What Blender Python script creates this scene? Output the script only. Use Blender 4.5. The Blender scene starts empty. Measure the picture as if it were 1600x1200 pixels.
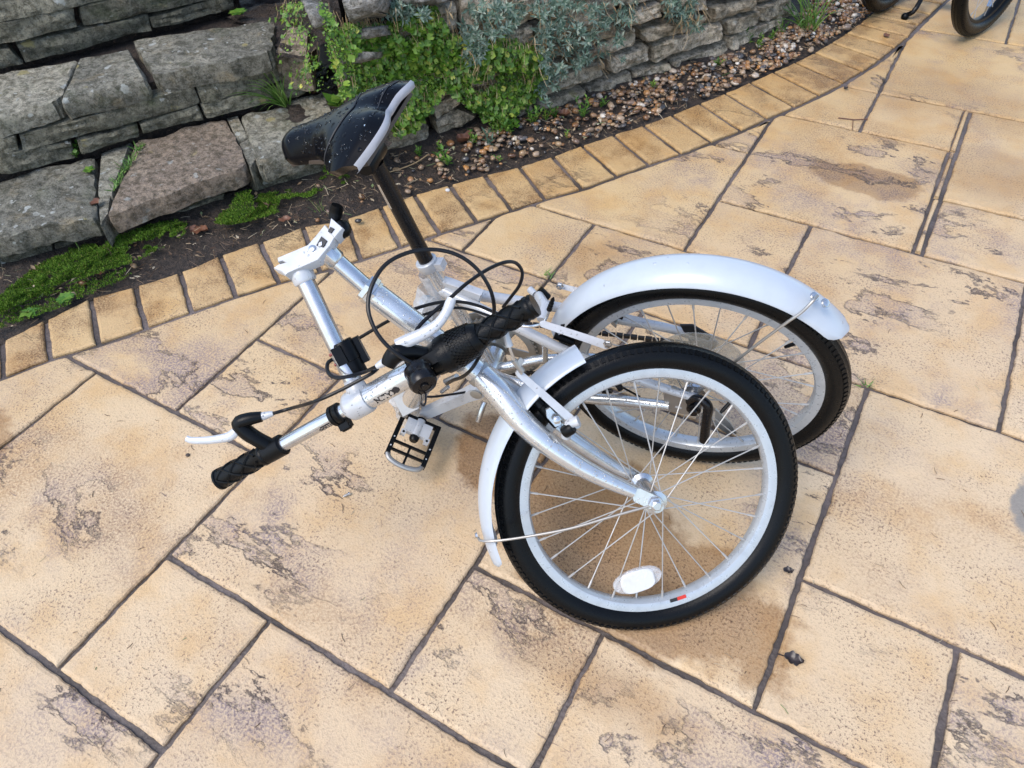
import bpy, math, random
import numpy as np
from mathutils import Vector, Matrix, noise as mnoise

rng = random.Random(7)
SC = bpy.context.scene
COL = SC.collection
A3 = np.array

# ------------------------------------------------------------------ camera
FPX = 1167.7                                   # focal length for a 1600 px wide frame
YAW, PITCH, ROLL = math.radians(-32.71), math.radians(47.91), math.radians(-3.55)
CAM = A3([0.0, 0.0, 1.197])
DV = A3([math.cos(PITCH)*math.sin(YAW), math.cos(PITCH)*math.cos(YAW), -math.sin(PITCH)])
_r = A3([math.cos(YAW), -math.sin(YAW), 0.0]); _u = np.cross(_r, DV)
RV = math.cos(ROLL)*_r + math.sin(ROLL)*_u
UV = -math.sin(ROLL)*_r + math.cos(ROLL)*_u
cd = bpy.data.cameras.new('camera'); cam = bpy.data.objects.new('camera', cd); COL.objects.link(cam)
cd.sensor_width = 36.0; cd.lens = FPX/1600*36.0; cd.clip_start = 0.02; cd.clip_end = 300
cam.matrix_world = Matrix(((RV[0], UV[0], -DV[0], CAM[0]), (RV[1], UV[1], -DV[1], CAM[1]), (RV[2], UV[2], -DV[2], CAM[2]), (0, 0, 0, 1)))
SC.camera = cam

# ------------------------------------------------------------------ light
SUN_EL, SUN_AZ = math.radians(58), math.radians(200)     # soft overcast light from the upper left
W = bpy.data.worlds.new('World'); SC.world = W; W.use_nodes = True
wn = W.node_tree; bg = wn.nodes['Background']
sky = wn.nodes.new('ShaderNodeTexSky'); sky.sky_type = 'NISHITA'; sky.sun_disc = False
sky.sun_elevation = SUN_EL; sky.sun_rotation = SUN_AZ; sky.air_density = 1.0; sky.dust_density = 1.6; sky.ozone_density = 0.6
wn.links.new(sky.outputs[0], bg.inputs[0]); bg.inputs[1].default_value = 0.15
sl = bpy.data.lights.new('sun', 'SUN'); sl.energy = 0.9; sl.angle = math.radians(30); sl.color = (1.0, 0.96, 0.9)
so = bpy.data.objects.new('sun', sl); COL.objects.link(so)
sdir = Vector((math.sin(SUN_AZ)*math.cos(SUN_EL), math.cos(SUN_AZ)*math.cos(SUN_EL), math.sin(SUN_EL)))
so.rotation_euler = sdir.to_track_quat('Z', 'Y').to_euler(); so.location = (0, 0, 6)
vs = SC.view_settings; vs.view_transform = 'Standard'; vs.look = 'None'; vs.gamma = 1.0; vs.use_curve_mapping = False
vs.exposure = 1.2

# ------------------------------------------------------------------ survey helpers: sight line met with a known real surface
def ray(u, v): return (u-800)/FPX*RV - (v-600)/FPX*UV + DV
def gd(u, v, z=0.0):
    q = ray(u, v); return CAM + q*((z-CAM[2])/q[2])
def pl(u, v, c, n, o=0.0):
    q = ray(u, v); return CAM + q*(((c+o*n-CAM)@n)/(q@n))
def atd(u, v, P, near=0.0):
    return CAM + ray(u, v)*((P-CAM)@DV - near)
def vert_plane(u, v, A, B):
    n = np.cross(B-A, [0, 0, 1.0]); q = ray(u, v); return CAM + q*(((A-CAM)@n)/(q@n))
def nrm(v): v = A3(v, float); return v/np.linalg.norm(v)
def nz(p, s=1.0, seed=0.0): return mnoise.noise(Vector((p[0]*s+seed, p[1]*s-seed*.7, p[2]*s+seed*.3)))

# ------------------------------------------------------------------ mesh helpers
ORG = {}
class MB:
    def __init__(self): self.v = []; self.f = []
    def add(self, vs_, fs_):
        b = len(self.v); self.v += [tuple(map(float, p)) for p in vs_]; self.f += [tuple(b+i for i in f) for f in fs_]
    def tube(self, path, r, n=10, cap=True, flat=None):
        P = [A3(p, float) for p in path]; m = len(P)
        R = list(r) if hasattr(r, '__len__') else [r]*m
        T = [nrm(P[min(i+1, m-1)]-P[max(i-1, 0)]) for i in range(m)]
        a = np.cross(T[0], [0, 0, 1.0])
        if flat is not None: a = flat[0] - T[0]*(flat[0]@T[0])
        if np.linalg.norm(a) < 1e-3: a = np.cross(T[0], [1.0, 0, 0])
        a = nrm(a); vs_ = []
        for i in range(m):
            a = nrm(a - T[i]*(a@T[i])); b = np.cross(T[i], a); k = 1.0 if flat is None else flat[1]
            for j in range(n):
                w = 2*math.pi*j/n; vs_.append(P[i] + R[i]*(math.cos(w)*a + math.sin(w)*b*k))
        fs_ = [(i*n+j, i*n+(j+1) % n, (i+1)*n+(j+1) % n, (i+1)*n+j) for i in range(m-1) for j in range(n)]
        if cap: fs_ += [tuple(range(n-1, -1, -1)), tuple((m-1)*n+j for j in range(n))]
        self.add(vs_, fs_); return self
    def lathe(self, c, ax, prof, n=24, cap=True):
        ax = nrm(ax); a = np.cross(ax, [0, 0, 1.0])
        if np.linalg.norm(a) < 1e-3: a = A3([1.0, 0, 0])
        a = nrm(a); b = np.cross(ax, a); c = A3(c, float)
        vs_ = [c + ax*h + r*(math.cos(2*math.pi*j/n)*a + math.sin(2*math.pi*j/n)*b) for r, h in prof for j in range(n)]
        m = len(prof)
        fs_ = [(i*n+j, i*n+(j+1) % n, (i+1)*n+(j+1) % n, (i+1)*n+j) for i in range(m-1) for j in range(n)]
        if cap: fs_ += [tuple(range(n-1, -1, -1)), tuple((m-1)*n+j for j in range(n))]
        self.add(vs_, fs_); return self
    def ring(self, c, ax, prof, n=96):
        ax = nrm(ax); a = nrm(np.cross(ax, [0, 0, 1.0])); b = np.cross(ax, a); c = A3(c, float); m = len(prof)
        vs_ = [c + ax*h + r*(math.cos(2*math.pi*j/n)*a + math.sin(2*math.pi*j/n)*b) for j in range(n) for r, h in prof]
        self.add(vs_, [(j*m+i, ((j+1) % n)*m+i, ((j+1) % n)*m+(i+1) % m, j*m+(i+1) % m) for j in range(n) for i in range(m)]); return self
    def box(self, c, x, y, z):
        c, x, y, z = (A3(k, float) for k in (c, x, y, z))
        vs_ = [c + i*x + j*y + k*z for i in (-1, 1) for j in (-1, 1) for k in (-1, 1)]
        self.add(vs_, [(0, 1, 3, 2), (4, 6, 7, 5), (0, 4, 5, 1), (2, 3, 7, 6), (0, 2, 6, 4), (1, 5, 7, 3)]); return self
    def prism(self, poly, off, bev=0.0):
        P = [A3(p, float) for p in poly]; n = len(P); off = A3(off, float); c = sum(P)/n
        rings = [[p+off for p in P], P] if not bev else [[p+off for p in P], [p+off*bev/np.linalg.norm(off) for p in P], [p+(c-p)*min(.4, bev/np.linalg.norm(c-p)) for p in P]]
        vs_ = [p for r_ in rings for p in r_]; m = len(rings)
        self.add(vs_, [(i*n+j, i*n+(j+1) % n, (i+1)*n+(j+1) % n, (i+1)*n+j) for i in range(m-1) for j in range(n)] + [tuple(range(n-1, -1, -1)), tuple((m-1)*n+j for j in range(n))]); return self
    def ball(self, c, r, n=8, sc=(1, 1, 1)):
        m = n//2
        prof = [(max(1e-4, math.sin(math.pi*i/m))*r, -math.cos(math.pi*i/m)*r) for i in range(m+1)]
        return self.lathe(c, sc if len(sc) == 3 and sc != (1, 1, 1) else (0, 0, 1.0), prof, n)
    def build(self, name, mat, parent=None, ang=40, origin=None, label=None):
        me = bpy.data.meshes.new(name)
        V = A3(self.v, float).reshape(-1, 3)
        if origin is None: origin = A3([*(V[:, :2].min(0)+V[:, :2].max(0))/2, V[:, 2].min()])
        me.from_pydata((V-origin).tolist(), [], self.f); me.validate(); me.update()
        bm_fix(me)
        if ang:
            me.polygons.foreach_set('use_smooth', [True]*len(me.polygons)); me.set_sharp_from_angle(angle=math.radians(ang))
        me.materials.append(mat)
        return link(name, me, parent, origin, label)
def bm_fix(me):
    import bmesh
    b = bmesh.new(); b.from_mesh(me); bmesh.ops.recalc_face_normals(b, faces=b.faces); b.to_mesh(me); b.free()
def link(name, me, parent, origin, label=None):
    o = bpy.data.objects.new(name, me); COL.objects.link(o); ORG[o.name] = A3(origin, float)
    o.location = A3(origin) - (ORG[parent.name] if parent else 0)
    if parent: o.parent = parent
    if label: o['label'] = label
    return o
def tag(o, label=None, cat=None, group=None, kind=None):
    for k, v in (('label', label), ('category', cat), ('group', group), ('kind', kind)):
        if v: o[k] = v
    return o
def thing(name, loc, label, cat, group=None):
    o = bpy.data.objects.new(name, None); COL.objects.link(o); o.location = loc; o.empty_display_size = .05; ORG[o.name] = A3(loc, float)
    return tag(o, label, cat, group)
def part(name, mat, parent, fn, **k):
    m = MB(); fn(m); return m.build(name, mat, parent, **k)
def spline(P, n=8):
    P = [A3(p, float) for p in P]; Q = [2*P[0]-P[1]] + P + [2*P[-1]-P[-2]]; out = []
    for i in range(1, len(Q)-2):
        for k in range(n):
            t = k/n; a, b, c, d = Q[i-1], Q[i], Q[i+1], Q[i+2]
            out.append(.5*(2*b + (c-a)*t + (2*a-5*b+4*c-d)*t*t + (3*b-a-3*c+d)*t**3))
    out.append(P[-1]); return out
def interp(vals, n=8):
    return [float(x[0]) for x in spline([A3([v]) for v in vals], n)]

# ------------------------------------------------------------------ material helpers
def new_mat(name):
    m = bpy.data.materials.new(name); m.use_nodes = True; nt = m.node_tree; return m, nt, nt.nodes['Principled BSDF']
def nd(nt, typ, ins=None, **props):
    n = nt.nodes.new(typ)
    for k, v in props.items(): setattr(n, k, v)
    for k, v in (ins or {}).items():
        s = n.inputs[k]
        if hasattr(v, 'is_output'): nt.links.new(v, s)
        else: s.default_value = (*v, 1.0) if (s.type == 'RGBA' and len(v) == 3) else v
    return n
def mth(nt, op, a, b=0.0, c=None, clamp=False):
    n = nd(nt, 'ShaderNodeMath', {0: a, 1: b}, operation=op); n.use_clamp = clamp
    if c is not None:
        if hasattr(c, 'is_output'): nt.links.new(c, n.inputs[2])
        else: n.inputs[2].default_value = c
    return n.outputs[0]
def sstep(nt, x, lo, hi):
    return nd(nt, 'ShaderNodeMapRange', {0: x, 1: lo, 2: hi, 3: 0.0, 4: 1.0}, interpolation_type='SMOOTHSTEP').outputs[0]
def mixc(nt, f, a, b, mode='MIX'):
    n = nt.nodes.new('ShaderNodeMix'); n.data_type = 'RGBA'; n.blend_type = mode
    for s, v in ((n.inputs[0], f), (n.inputs[6], a), (n.inputs[7], b)):
        if hasattr(v, 'is_output'): nt.links.new(v, s)
        else: s.default_value = (*v, 1.0) if hasattr(v, '__len__') else v
    return n.outputs[2]
def tnoise(nt, vec, scale, detail=4, rough=.55, dist=0.0):
    return nd(nt, 'ShaderNodeTexNoise', {'Vector': vec, 'Scale': scale, 'Detail': detail, 'Roughness': rough, 'Distortion': dist}).outputs[0]
def posn(nt): return nd(nt, 'ShaderNodeNewGeometry').outputs['Position']
def bump(nt, bs, h, strength=.4, dist=.004):
    b = nd(nt, 'ShaderNodeBump', {'Height': h, 'Strength': strength, 'Distance': dist}); nt.links.new(b.outputs[0], bs.inputs['Normal']); return b
def simple(name, col, rough=.4, metal=0.0, coat=0.0, grain=0.0, spec=.5, gscale=400, blotch=.88):
    m, nt, bs = new_mat(name)
    bs.inputs['Base Color'].default_value = (*col, 1); bs.inputs['Roughness'].default_value = rough; bs.inputs['Metallic'].default_value = metal
    bs.inputs['Coat Weight'].default_value = coat; bs.inputs['Specular IOR Level'].default_value = spec
    p = posn(nt); n1 = tnoise(nt, p, 60, 5)
    nt.links.new(mixc(nt, sstep(nt, n1, .45, .75), col, tuple(c*blotch for c in col)), bs.inputs['Base Color'])
    nt.links.new(mth(nt, 'ADD', mth(nt, 'MULTIPLY', tnoise(nt, p, 130, 3), .24), rough-.12), bs.inputs['Roughness'])
    if grain: bump(nt, bs, tnoise(nt, p, gscale, 3), grain, .001)
    return m
def wet(name, col, rough, metal, drop=.75, scale=240, blotch=.86):
    """a surface carrying fine rain drops: small lens-shaped bumps that are glossier than what they sit on"""
    m, nt, bs = new_mat(name); p = posn(nt)
    vo = nd(nt, 'ShaderNodeTexVoronoi', {'Vector': p, 'Scale': scale, 'Randomness': 1.0})
    rnd = nd(nt, 'ShaderNodeSeparateColor', {0: vo.outputs['Color']})
    rad = mth(nt, 'MULTIPLY', rnd.outputs[0], .42)
    lens = mth(nt, 'SUBTRACT', rad, vo.outputs['Distance'])
    area = sstep(nt, tnoise(nt, p, 22, 3), .42, .6)
    lens = mth(nt, 'MULTIPLY', mth(nt, 'MAXIMUM', lens, 0.0), mth(nt, 'MULTIPLY', area, mth(nt, 'GREATER_THAN', rnd.outputs[1], 1-drop)))
    mask = sstep(nt, lens, .0, .05)
    n1 = tnoise(nt, p, 45, 5)
    base = mixc(nt, sstep(nt, n1, .4, .75), col, tuple(c*blotch for c in col))
    nt.links.new(base, bs.inputs['Base Color'])
    bs.inputs['Metallic'].default_value = metal
    nt.links.new(mth(nt, 'SUBTRACT', mth(nt, 'ADD', mth(nt, 'MULTIPLY', n1, .12), rough-.06), mth(nt, 'MULTIPLY', mask, rough*.7)), bs.inputs['Roughness'])
    bump(nt, bs, mth(nt, 'SQRT', lens), 1.0, .0035)
    return m

M = {}
M['white_alloy'] = wet('white_alloy', (.50, .51, .52), .30, .15, .4)
M['silver_paint'] = wet('silver_paint', (.62, .63, .63), .22, .75, .8, 300)
M['silver_bare'] = simple('silver_bare', (.55, .56, .57), .24, .9)
M['steel_dull'] = simple('steel_dull', (.36, .35, .33), .42, .75)
M['fender'] = wet('fender_paint', (.43, .47, .515), .22, .0, .05, 130, blotch=.96)
M['rim'] = simple('rim_alloy', (.43, .46, .485), .30, .35)
M['spoke'] = simple('spoke_steel', (.42, .41, .39), .5, .4)
M['rubber'] = simple('tyre_rubber', (.003, .0035, .004), .30, spec=.16, grain=.35, gscale=700)
M['black'] = simple('black_plastic', (.003, .0035, .004), .32, spec=.17, grain=.2, gscale=900)
M['blackpaint'] = simple('black_paint', (.005, .005, .006), .26, spec=.3)
M['cable'] = simple('cable_housing', (.006, .006, .007), .34, spec=.3)
M['vinyl'] = wet('saddle_vinyl', (.002, .0025, .004), .22, .0, .85, 110)
M['vinyl'].node_tree.nodes['Principled BSDF'].inputs['Specular IOR Level'].default_value = .09
M['greytrim'] = simple('grey_trim', (.34, .345, .37), .5)
M['underside'] = simple('underside_plastic', (.06, .045, .035), .6)
M['chain'] = simple('chain_steel', (.05, .042, .036), .5, .6)

M['chainring'] = simple('chainring_steel', (.36, .35, .32), .4, .6)
M['print'] = simple('black_print', (.015, .015, .017), .5)
M['red'] = simple('red_sticker', (.55, .03, .02), .4)
M['blue'] = simple('blue_sticker', (.05, .36, .72), .4)
M['redcap'] = simple('red_cap', (.2, .04, .03), .5)
def glassy(name, col, mixf):
    m, nt, bs = new_mat(name); bs.inputs['Base Color'].default_value = (*col, 1); bs.inputs['Roughness'].default_value = .12; bs.inputs['Metallic'].default_value = .2
    tr = nd(nt, 'ShaderNodeBsdfTransparent', {'Color': (.92, .93, .94)})
    p = posn(nt); f = mth(nt, 'ADD', mth(nt, 'MULTIPLY', tnoise(nt, p, 90, 3), .5), mixf-.25)
    mx = nd(nt, 'ShaderNodeMixShader', {0: f, 1: tr.outputs[0], 2: bs.outputs[0]})
    nt.links.new(mx.outputs[0], nt.nodes['Material Output'].inputs[0])
    bump(nt, bs, tnoise(nt, p, 120, 2), .8, .003); return m
M['wrap'] = glassy('clear_wrap', (.66, .68, .7), .55)
M['disc'] = glassy('clear_disc_plastic', (.5, .48, .42), .42)
M['lens'] = glassy('clear_lens', (.85, .86, .88), .35)
M['reflector'] = simple('reflector_white', (.6, .6, .59), .25)

# stamped concrete: sand-coloured slabs with cleft relief, grain, purple release-powder patches and darker blotches
def slab_material(name, base, base2, edge=False):
    m, nt, bs = new_mat(name); p = posn(nt)
    oi = nd(nt, 'ShaderNodeObjectInfo').outputs['Random']
    sx = nd(nt, 'ShaderNodeSeparateXYZ', {0: p})
    shift = nd(nt, 'ShaderNodeVectorMath', {0: p, 1: nd(nt, 'ShaderNodeCombineXYZ', {0: mth(nt, 'MULTIPLY', oi, 37.0), 1: mth(nt, 'MULTIPLY', oi, 11.0), 2: 0.0}).outputs[0]}, operation='ADD').outputs[0]
    big = tnoise(nt, p, 2.3, 4)
    far = sstep(nt, mth(nt, 'ADD', mth(nt, 'SUBTRACT', mth(nt, 'MULTIPLY', sx.outputs[1], .55), mth(nt, 'MULTIPLY', sx.outputs[0], .45)), mth(nt, 'MULTIPLY', big, .9)), .75, 2.2)
    col = mixc(nt, far, base, base2)                           # colour turns yellower towards the wall
    col = mixc(nt, mth(nt, 'MULTIPLY', oi, .6), col, mixc(nt, 1.0, col, (.90, .86, .84), 'MULTIPLY'))
    col = mixc(nt, sstep(nt, tnoise(nt, p, 9, 5), .42, .7), col, mixc(nt, 1.0, col, (.95, .86, .72), 'MULTIPLY'))
    # cleft field
    mpc = nd(nt, 'ShaderNodeMapping', {'Vector': shift, 'Rotation': (0, 0, .55), 'Scale': (.75, 1.5, 1)}).outputs[0]
    c1 = tnoise(nt, mpc, 3.0, 10, .68, .2)
    d1 = tnoise(nt, shift, 1.7, 2, .5)
    grain = tnoise(nt, p, 210, 4, .7); grain2 = tnoise(nt, p, 560, 2, .6)
    zone = sstep(nt, d1, .44, .60)
    patch = mth(nt, 'MULTIPLY', mth(nt, 'MULTIPLY', sstep(nt, c1, .537, .546), mth(nt, 'SUBTRACT', 1.0, sstep(nt, c1, .56, .70))), zone)
    soft = mth(nt, 'MULTIPLY', sstep(nt, tnoise(nt, shift, 4.0, 7, .66), .45, .68), mth(nt, 'ADD', mth(nt, 'MULTIPLY', zone, .6), .40))
    pv = mth(nt, 'MULTIPLY', mth(nt, 'ADD', mth(nt, 'MULTIPLY', patch, .62), mth(nt, 'MULTIPLY', soft, 1.05), clamp=True), mth(nt, 'ADD', mth(nt, 'MULTIPLY', sstep(nt, grain, .38, .6), .85), .15))
    purple = (.20, .155, .165) if not edge else (.20, .12, .06)
    col = mixc(nt, mth(nt, 'MULTIPLY', pv, .92 if not edge else .55), col, purple)
    br = mth(nt, 'MULTIPLY', sstep(nt, tnoise(nt, shift, 2.2, 6, .62), .50, .70), sstep(nt, grain, .34, .60))
    col = mixc(nt, mth(nt, 'MULTIPLY', br, .68), col, mixc(nt, 1.0, col, (.55, .43, .32), 'MULTIPLY'))
    # crack lines along the cleft edges
    ln = mth(nt, 'ABSOLUTE', mth(nt, 'SUBTRACT', c1, .54))
    line = mth(nt, 'MULTIPLY', mth(nt, 'SUBTRACT', 1.0, sstep(nt, ln, .002, .010)), sstep(nt, tnoise(nt, shift, 9, 4), .47, .56))
    line = mth(nt, 'MULTIPLY', line, zone)
    col = mixc(nt, mth(nt, 'MULTIPLY', line, .88 if not edge else .3), col, (.075, .055, .048))
    # pits and specks
    pit = sstep(nt, grain, .545, .62); pit2 = sstep(nt, grain2, .55, .66)
    amt = mth(nt, 'ADD', mth(nt, 'MULTIPLY', sstep(nt, tnoise(nt, p, 6, 5), .40, .62), .75), .22)
    col = mixc(nt, mth(nt, 'MULTIPLY', mth(nt, 'MAXIMUM', pit, mth(nt, 'MULTIPLY', pit2, .55)), amt), col, (.165, .105, .07))
    for rot, sa_, sb_, thr in ((.5, 9, 75, .70), (2.2, 17, 110, .715), (1.2, 6, 60, .72)):      # short scuffs and chips
        mp = nd(nt, 'ShaderNodeMapping', {'Vector': p, 'Rotation': (0, 0, rot), 'Scale': (sa_, sb_, 1)}).outputs[0]
        dsh = sstep(nt, tnoise(nt, mp, 1.0, 4, .6), thr, thr+.03)
        col = mixc(nt, mth(nt, 'MULTIPLY', dsh, .75), col, (.15, .105, .085))
    # darker, less rough blotches under the bike, and a few dirt patches of their own
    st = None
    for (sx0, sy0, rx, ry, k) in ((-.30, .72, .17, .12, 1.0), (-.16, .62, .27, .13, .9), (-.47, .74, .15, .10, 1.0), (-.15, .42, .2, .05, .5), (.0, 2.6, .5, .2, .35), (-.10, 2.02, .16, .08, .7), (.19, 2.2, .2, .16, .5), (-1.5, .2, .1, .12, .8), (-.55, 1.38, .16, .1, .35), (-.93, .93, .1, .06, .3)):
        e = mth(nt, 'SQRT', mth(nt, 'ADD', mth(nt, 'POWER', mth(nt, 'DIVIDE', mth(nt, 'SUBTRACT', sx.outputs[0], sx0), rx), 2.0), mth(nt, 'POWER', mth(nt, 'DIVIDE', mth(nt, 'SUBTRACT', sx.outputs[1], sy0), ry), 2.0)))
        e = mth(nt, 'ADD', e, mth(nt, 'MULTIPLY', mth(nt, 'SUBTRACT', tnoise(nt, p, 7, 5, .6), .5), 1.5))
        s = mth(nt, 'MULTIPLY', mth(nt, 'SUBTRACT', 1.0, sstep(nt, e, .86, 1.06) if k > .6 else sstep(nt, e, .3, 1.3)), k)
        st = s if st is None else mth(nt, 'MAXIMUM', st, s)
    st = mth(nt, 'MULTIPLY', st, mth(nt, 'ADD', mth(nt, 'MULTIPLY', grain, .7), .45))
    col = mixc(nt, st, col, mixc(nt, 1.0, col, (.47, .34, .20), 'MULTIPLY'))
    gk = None
    for gu, gv, rx, ry in ((1606, 785, .030, .060),):   # worn patches where the colour has flaked off the grey concrete
        q_ = gd(gu, gv); e = mth(nt, 'SQRT', mth(nt, 'ADD', mth(nt, 'POWER', mth(nt, 'DIVIDE', mth(nt, 'SUBTRACT', sx.outputs[0], float(q_[0])), rx), 2.0), mth(nt, 'POWER', mth(nt, 'DIVIDE', mth(nt, 'SUBTRACT', sx.outputs[1], float(q_[1])), ry), 2.0)))
        e = mth(nt, 'SUBTRACT', 1.0, sstep(nt, mth(nt, 'ADD', e, mth(nt, 'MULTIPLY', mth(nt, 'SUBTRACT', tnoise(nt, p, 13, 6, .65), .5), 1.7)), .80, 1.15)); gk = e if gk is None else mth(nt, 'MAXIMUM', gk, e)
    col = mixc(nt, gk, col, mixc(nt, grain, (.17, .15, .125), (.30, .265, .225)))
    if edge:
        dk = mth(nt, 'MULTIPLY', sstep(nt, tnoise(nt, shift, 8, 6, .65), .44, .66), mth(nt, 'ADD', mth(nt, 'MULTIPLY', sstep(nt, grain, .36, .6), .6), .4))
        col = mixc(nt, mth(nt, 'MULTIPLY', dk, .8), col, mixc(nt, 1.0, col, (.42, .33, .25), 'MULTIPLY'))
    nt.links.new(col, bs.inputs['Base Color'])
    r = mth(nt, 'SUBTRACT', mth(nt, 'ADD', mth(nt, 'MULTIPLY', tnoise(nt, p, 14, 4), .4), .36), mth(nt, 'MULTIPLY', st, .14))
    nt.links.new(r, bs.inputs['Roughness']); bs.inputs['Specular IOR Level'].default_value = .4
    h = mth(nt, 'ADD', mth(nt, 'MULTIPLY', sstep(nt, c1, .535, .56), mth(nt, 'MULTIPLY', zone, -.55)), mth(nt, 'MULTIPLY', grain, .30))
    h = mth(nt, 'ADD', h, mth(nt, 'MULTIPLY', tnoise(nt, p, 40, 4), .35))
    bump(nt, bs, h, .9, .006)
    return m
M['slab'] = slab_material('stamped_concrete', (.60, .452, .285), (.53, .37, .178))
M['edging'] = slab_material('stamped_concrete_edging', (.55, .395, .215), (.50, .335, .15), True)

def joint_material():
    m, nt, bs = new_mat('joint_grout'); p = posn(nt)
    col = mixc(nt, sstep(nt, tnoise(nt, p, 6, 5), .35, .68), (.055, .043, .036), (.145, .118, .108))
    col = mixc(nt, mth(nt, 'MULTIPLY', sstep(nt, tnoise(nt, p, 90, 3), .5, .7), .6), col, (.05, .038, .03))
    nt.links.new(col, bs.inputs['Base Color']); bs.inputs['Roughness'].default_value = .5
    bump(nt, bs, tnoise(nt, p, 150, 4), .7, .004); return m
M['joint'] = joint_material()

def stone_material(name, c1, c2, c3, lichen, moss=.2):
    m, nt, bs = new_mat(name); p = posn(nt); g = nd(nt, 'ShaderNodeNewGeometry'); oi = nd(nt, 'ShaderNodeObjectInfo').outputs['Random']
    sp = nd(nt, 'ShaderNodeVectorMath', {0: p, 1: nd(nt, 'ShaderNodeCombineXYZ', {0: mth(nt, 'MULTIPLY', oi, 23.0), 1: 0.0, 2: oi}).outputs[0]}, operation='ADD').outputs[0]
    col = mixc(nt, sstep(nt, mth(nt, 'ADD', tnoise(nt, sp, 7, 5, .6), mth(nt, 'MULTIPLY', mth(nt, 'SUBTRACT', oi, .5), .5)), .35, .68), c1, c2)
    col = mixc(nt, sstep(nt, tnoise(nt, sp, 16, 6, .65), .52, .75), col, c3)
    mot = tnoise(nt, sp, 48, 7, .75)
    col = mixc(nt, sstep(nt, mot, .56, .40), col, mixc(nt, 1.0, col, (.42, .42, .38), 'MULTIPLY'))
    col = mixc(nt, mth(nt, 'MULTIPLY', sstep(nt, mot, .54, .70), .6), col, mixc(nt, 1.0, col, (1.65, 1.62, 1.5), 'MULTIPLY'))
    gr = tnoise(nt, p, 150, 5, .7)
    col = mixc(nt, mth(nt, 'MULTIPLY', sstep(nt, gr, .52, .66), .65), col, (.035, .033, .028))
    col = mixc(nt, mth(nt, 'MULTIPLY', sstep(nt, tnoise(nt, p, 330, 3, .7), .56, .7), .4), col, (.4, .39, .35))
    up = sstep(nt, nd(nt, 'ShaderNodeSeparateXYZ', {0: g.outputs['Normal']}).outputs[2], .0, .8)
    for sc_, colr, th, seed in ((26, (.46, .48, .44), .24, 0.0), (17, (.36, .31, .13), .22, 5.0), (48, (.42, .43, .39), .22, 9.0)):
        q = nd(nt, 'ShaderNodeVectorMath', {0: sp, 1: (seed, seed*.3, 0)}, operation='ADD').outputs[0]
        wp = nd(nt, 'ShaderNodeVectorMath', {0: q, 1: nd(nt, 'ShaderNodeVectorMath', {0: nd(nt, 'ShaderNodeTexNoise', {'Vector': q, 'Scale': 55.0, 'Detail': 3.0}).outputs[1], 'Scale': .03}, operation='SCALE').outputs[0]}, operation='ADD').outputs[0]
        vo = nd(nt, 'ShaderNodeTexVoronoi', {'Vector': wp, 'Scale': sc_})
        rn = nd(nt, 'ShaderNodeSeparateColor', {0: vo.outputs['Color']}).outputs[0]
        mk = mth(nt, 'MULTIPLY', mth(nt, 'SUBTRACT', 1.0, sstep(nt, vo.outputs['Distance'], th*.8, th*1.25)), mth(nt, 'GREATER_THAN', rn, .74))
        mk = mth(nt, 'MULTIPLY', mk, sstep(nt, mth(nt, 'ADD', tnoise(nt, sp, 11, 3), mth(nt, 'MULTIPLY', up, .14)), .48, .6))
        col = mixc(nt, mth(nt, 'MULTIPLY', mk, lichen), col, colr)
    if moss: col = mixc(nt, mth(nt, 'MULTIPLY', sstep(nt, tnoise(nt, p, 9, 5, .6), .54, .7), moss), col, (.06, .085, .025))
    nt.links.new(col, bs.inputs['Base Color']); bs.inputs['Roughness'].default_value = .78; bs.inputs['Specular IOR Level'].default_value = .3
    h = mth(nt, 'ADD', mth(nt, 'MULTIPLY', tnoise(nt, nd(nt, 'ShaderNodeMapping', {'Vector': p, 'Scale': (1, 1, 2.2)}).outputs[0], 30, 7, .75), 1.6), mth(nt, 'MULTIPLY', gr, .35))
    bump(nt, bs, h, .9, .012); return m
M['step_stone'] = stone_material('weathered_step_stone', (.155, .148, .108), (.29, .27, .20), (.21, .175, .115), .7, .35)
M['tread_stone'] = stone_material('weathered_tread_stone', (.19, .182, .145), (.37, .345, .27), (.26, .215, .135), .75, .25)
M['tread_warm'] = stone_material('weathered_warm_tread', (.27, .21, .155), (.38, .31, .225), (.19, .155, .13), .5, .05)
M['wall_stone'] = stone_material('garden_wall_stone', (.42, .355, .26), (.60, .51, .385), (.30, .26, .18), .35, .16)
M['pale_stone'] = stone_material('pale_rock', (.27, .26, .235), (.38, .365, .335), (.18, .17, .145), .5, .2)

def soil_material():
    m, nt, bs = new_mat('wet_soil'); p = posn(nt)
    col = mixc(nt, sstep(nt, tnoise(nt, p, 60, 5, .7), .4, .65), (.022, .016, .012), (.06, .042, .03))
    col = mixc(nt, sstep(nt, tnoise(nt, p, 170, 3, .6), .62, .7), col, (.16, .10, .06))
    nt.links.new(col, bs.inputs['Base Color']); bs.inputs['Roughness'].default_value = .65
    bump(nt, bs, tnoise(nt, p, 120, 5, .7), 1.0, .012); return m
M['soil'] = soil_material()
def island_ramp(nt, stops):
    rp = nt.nodes.new('ShaderNodeValToRGB'); cr_ = rp.color_ramp; cr_.interpolation = 'LINEAR'
    while len(cr_.elements) < len(stops): cr_.elements.new(.5)
    for e, (pp, c) in zip(cr_.elements, stops): e.position = pp; e.color = (*c, 1)
    nt.links.new(nd(nt, 'ShaderNodeNewGeometry').outputs['Random Per Island'], rp.inputs[0]); return rp.outputs[0]
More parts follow.
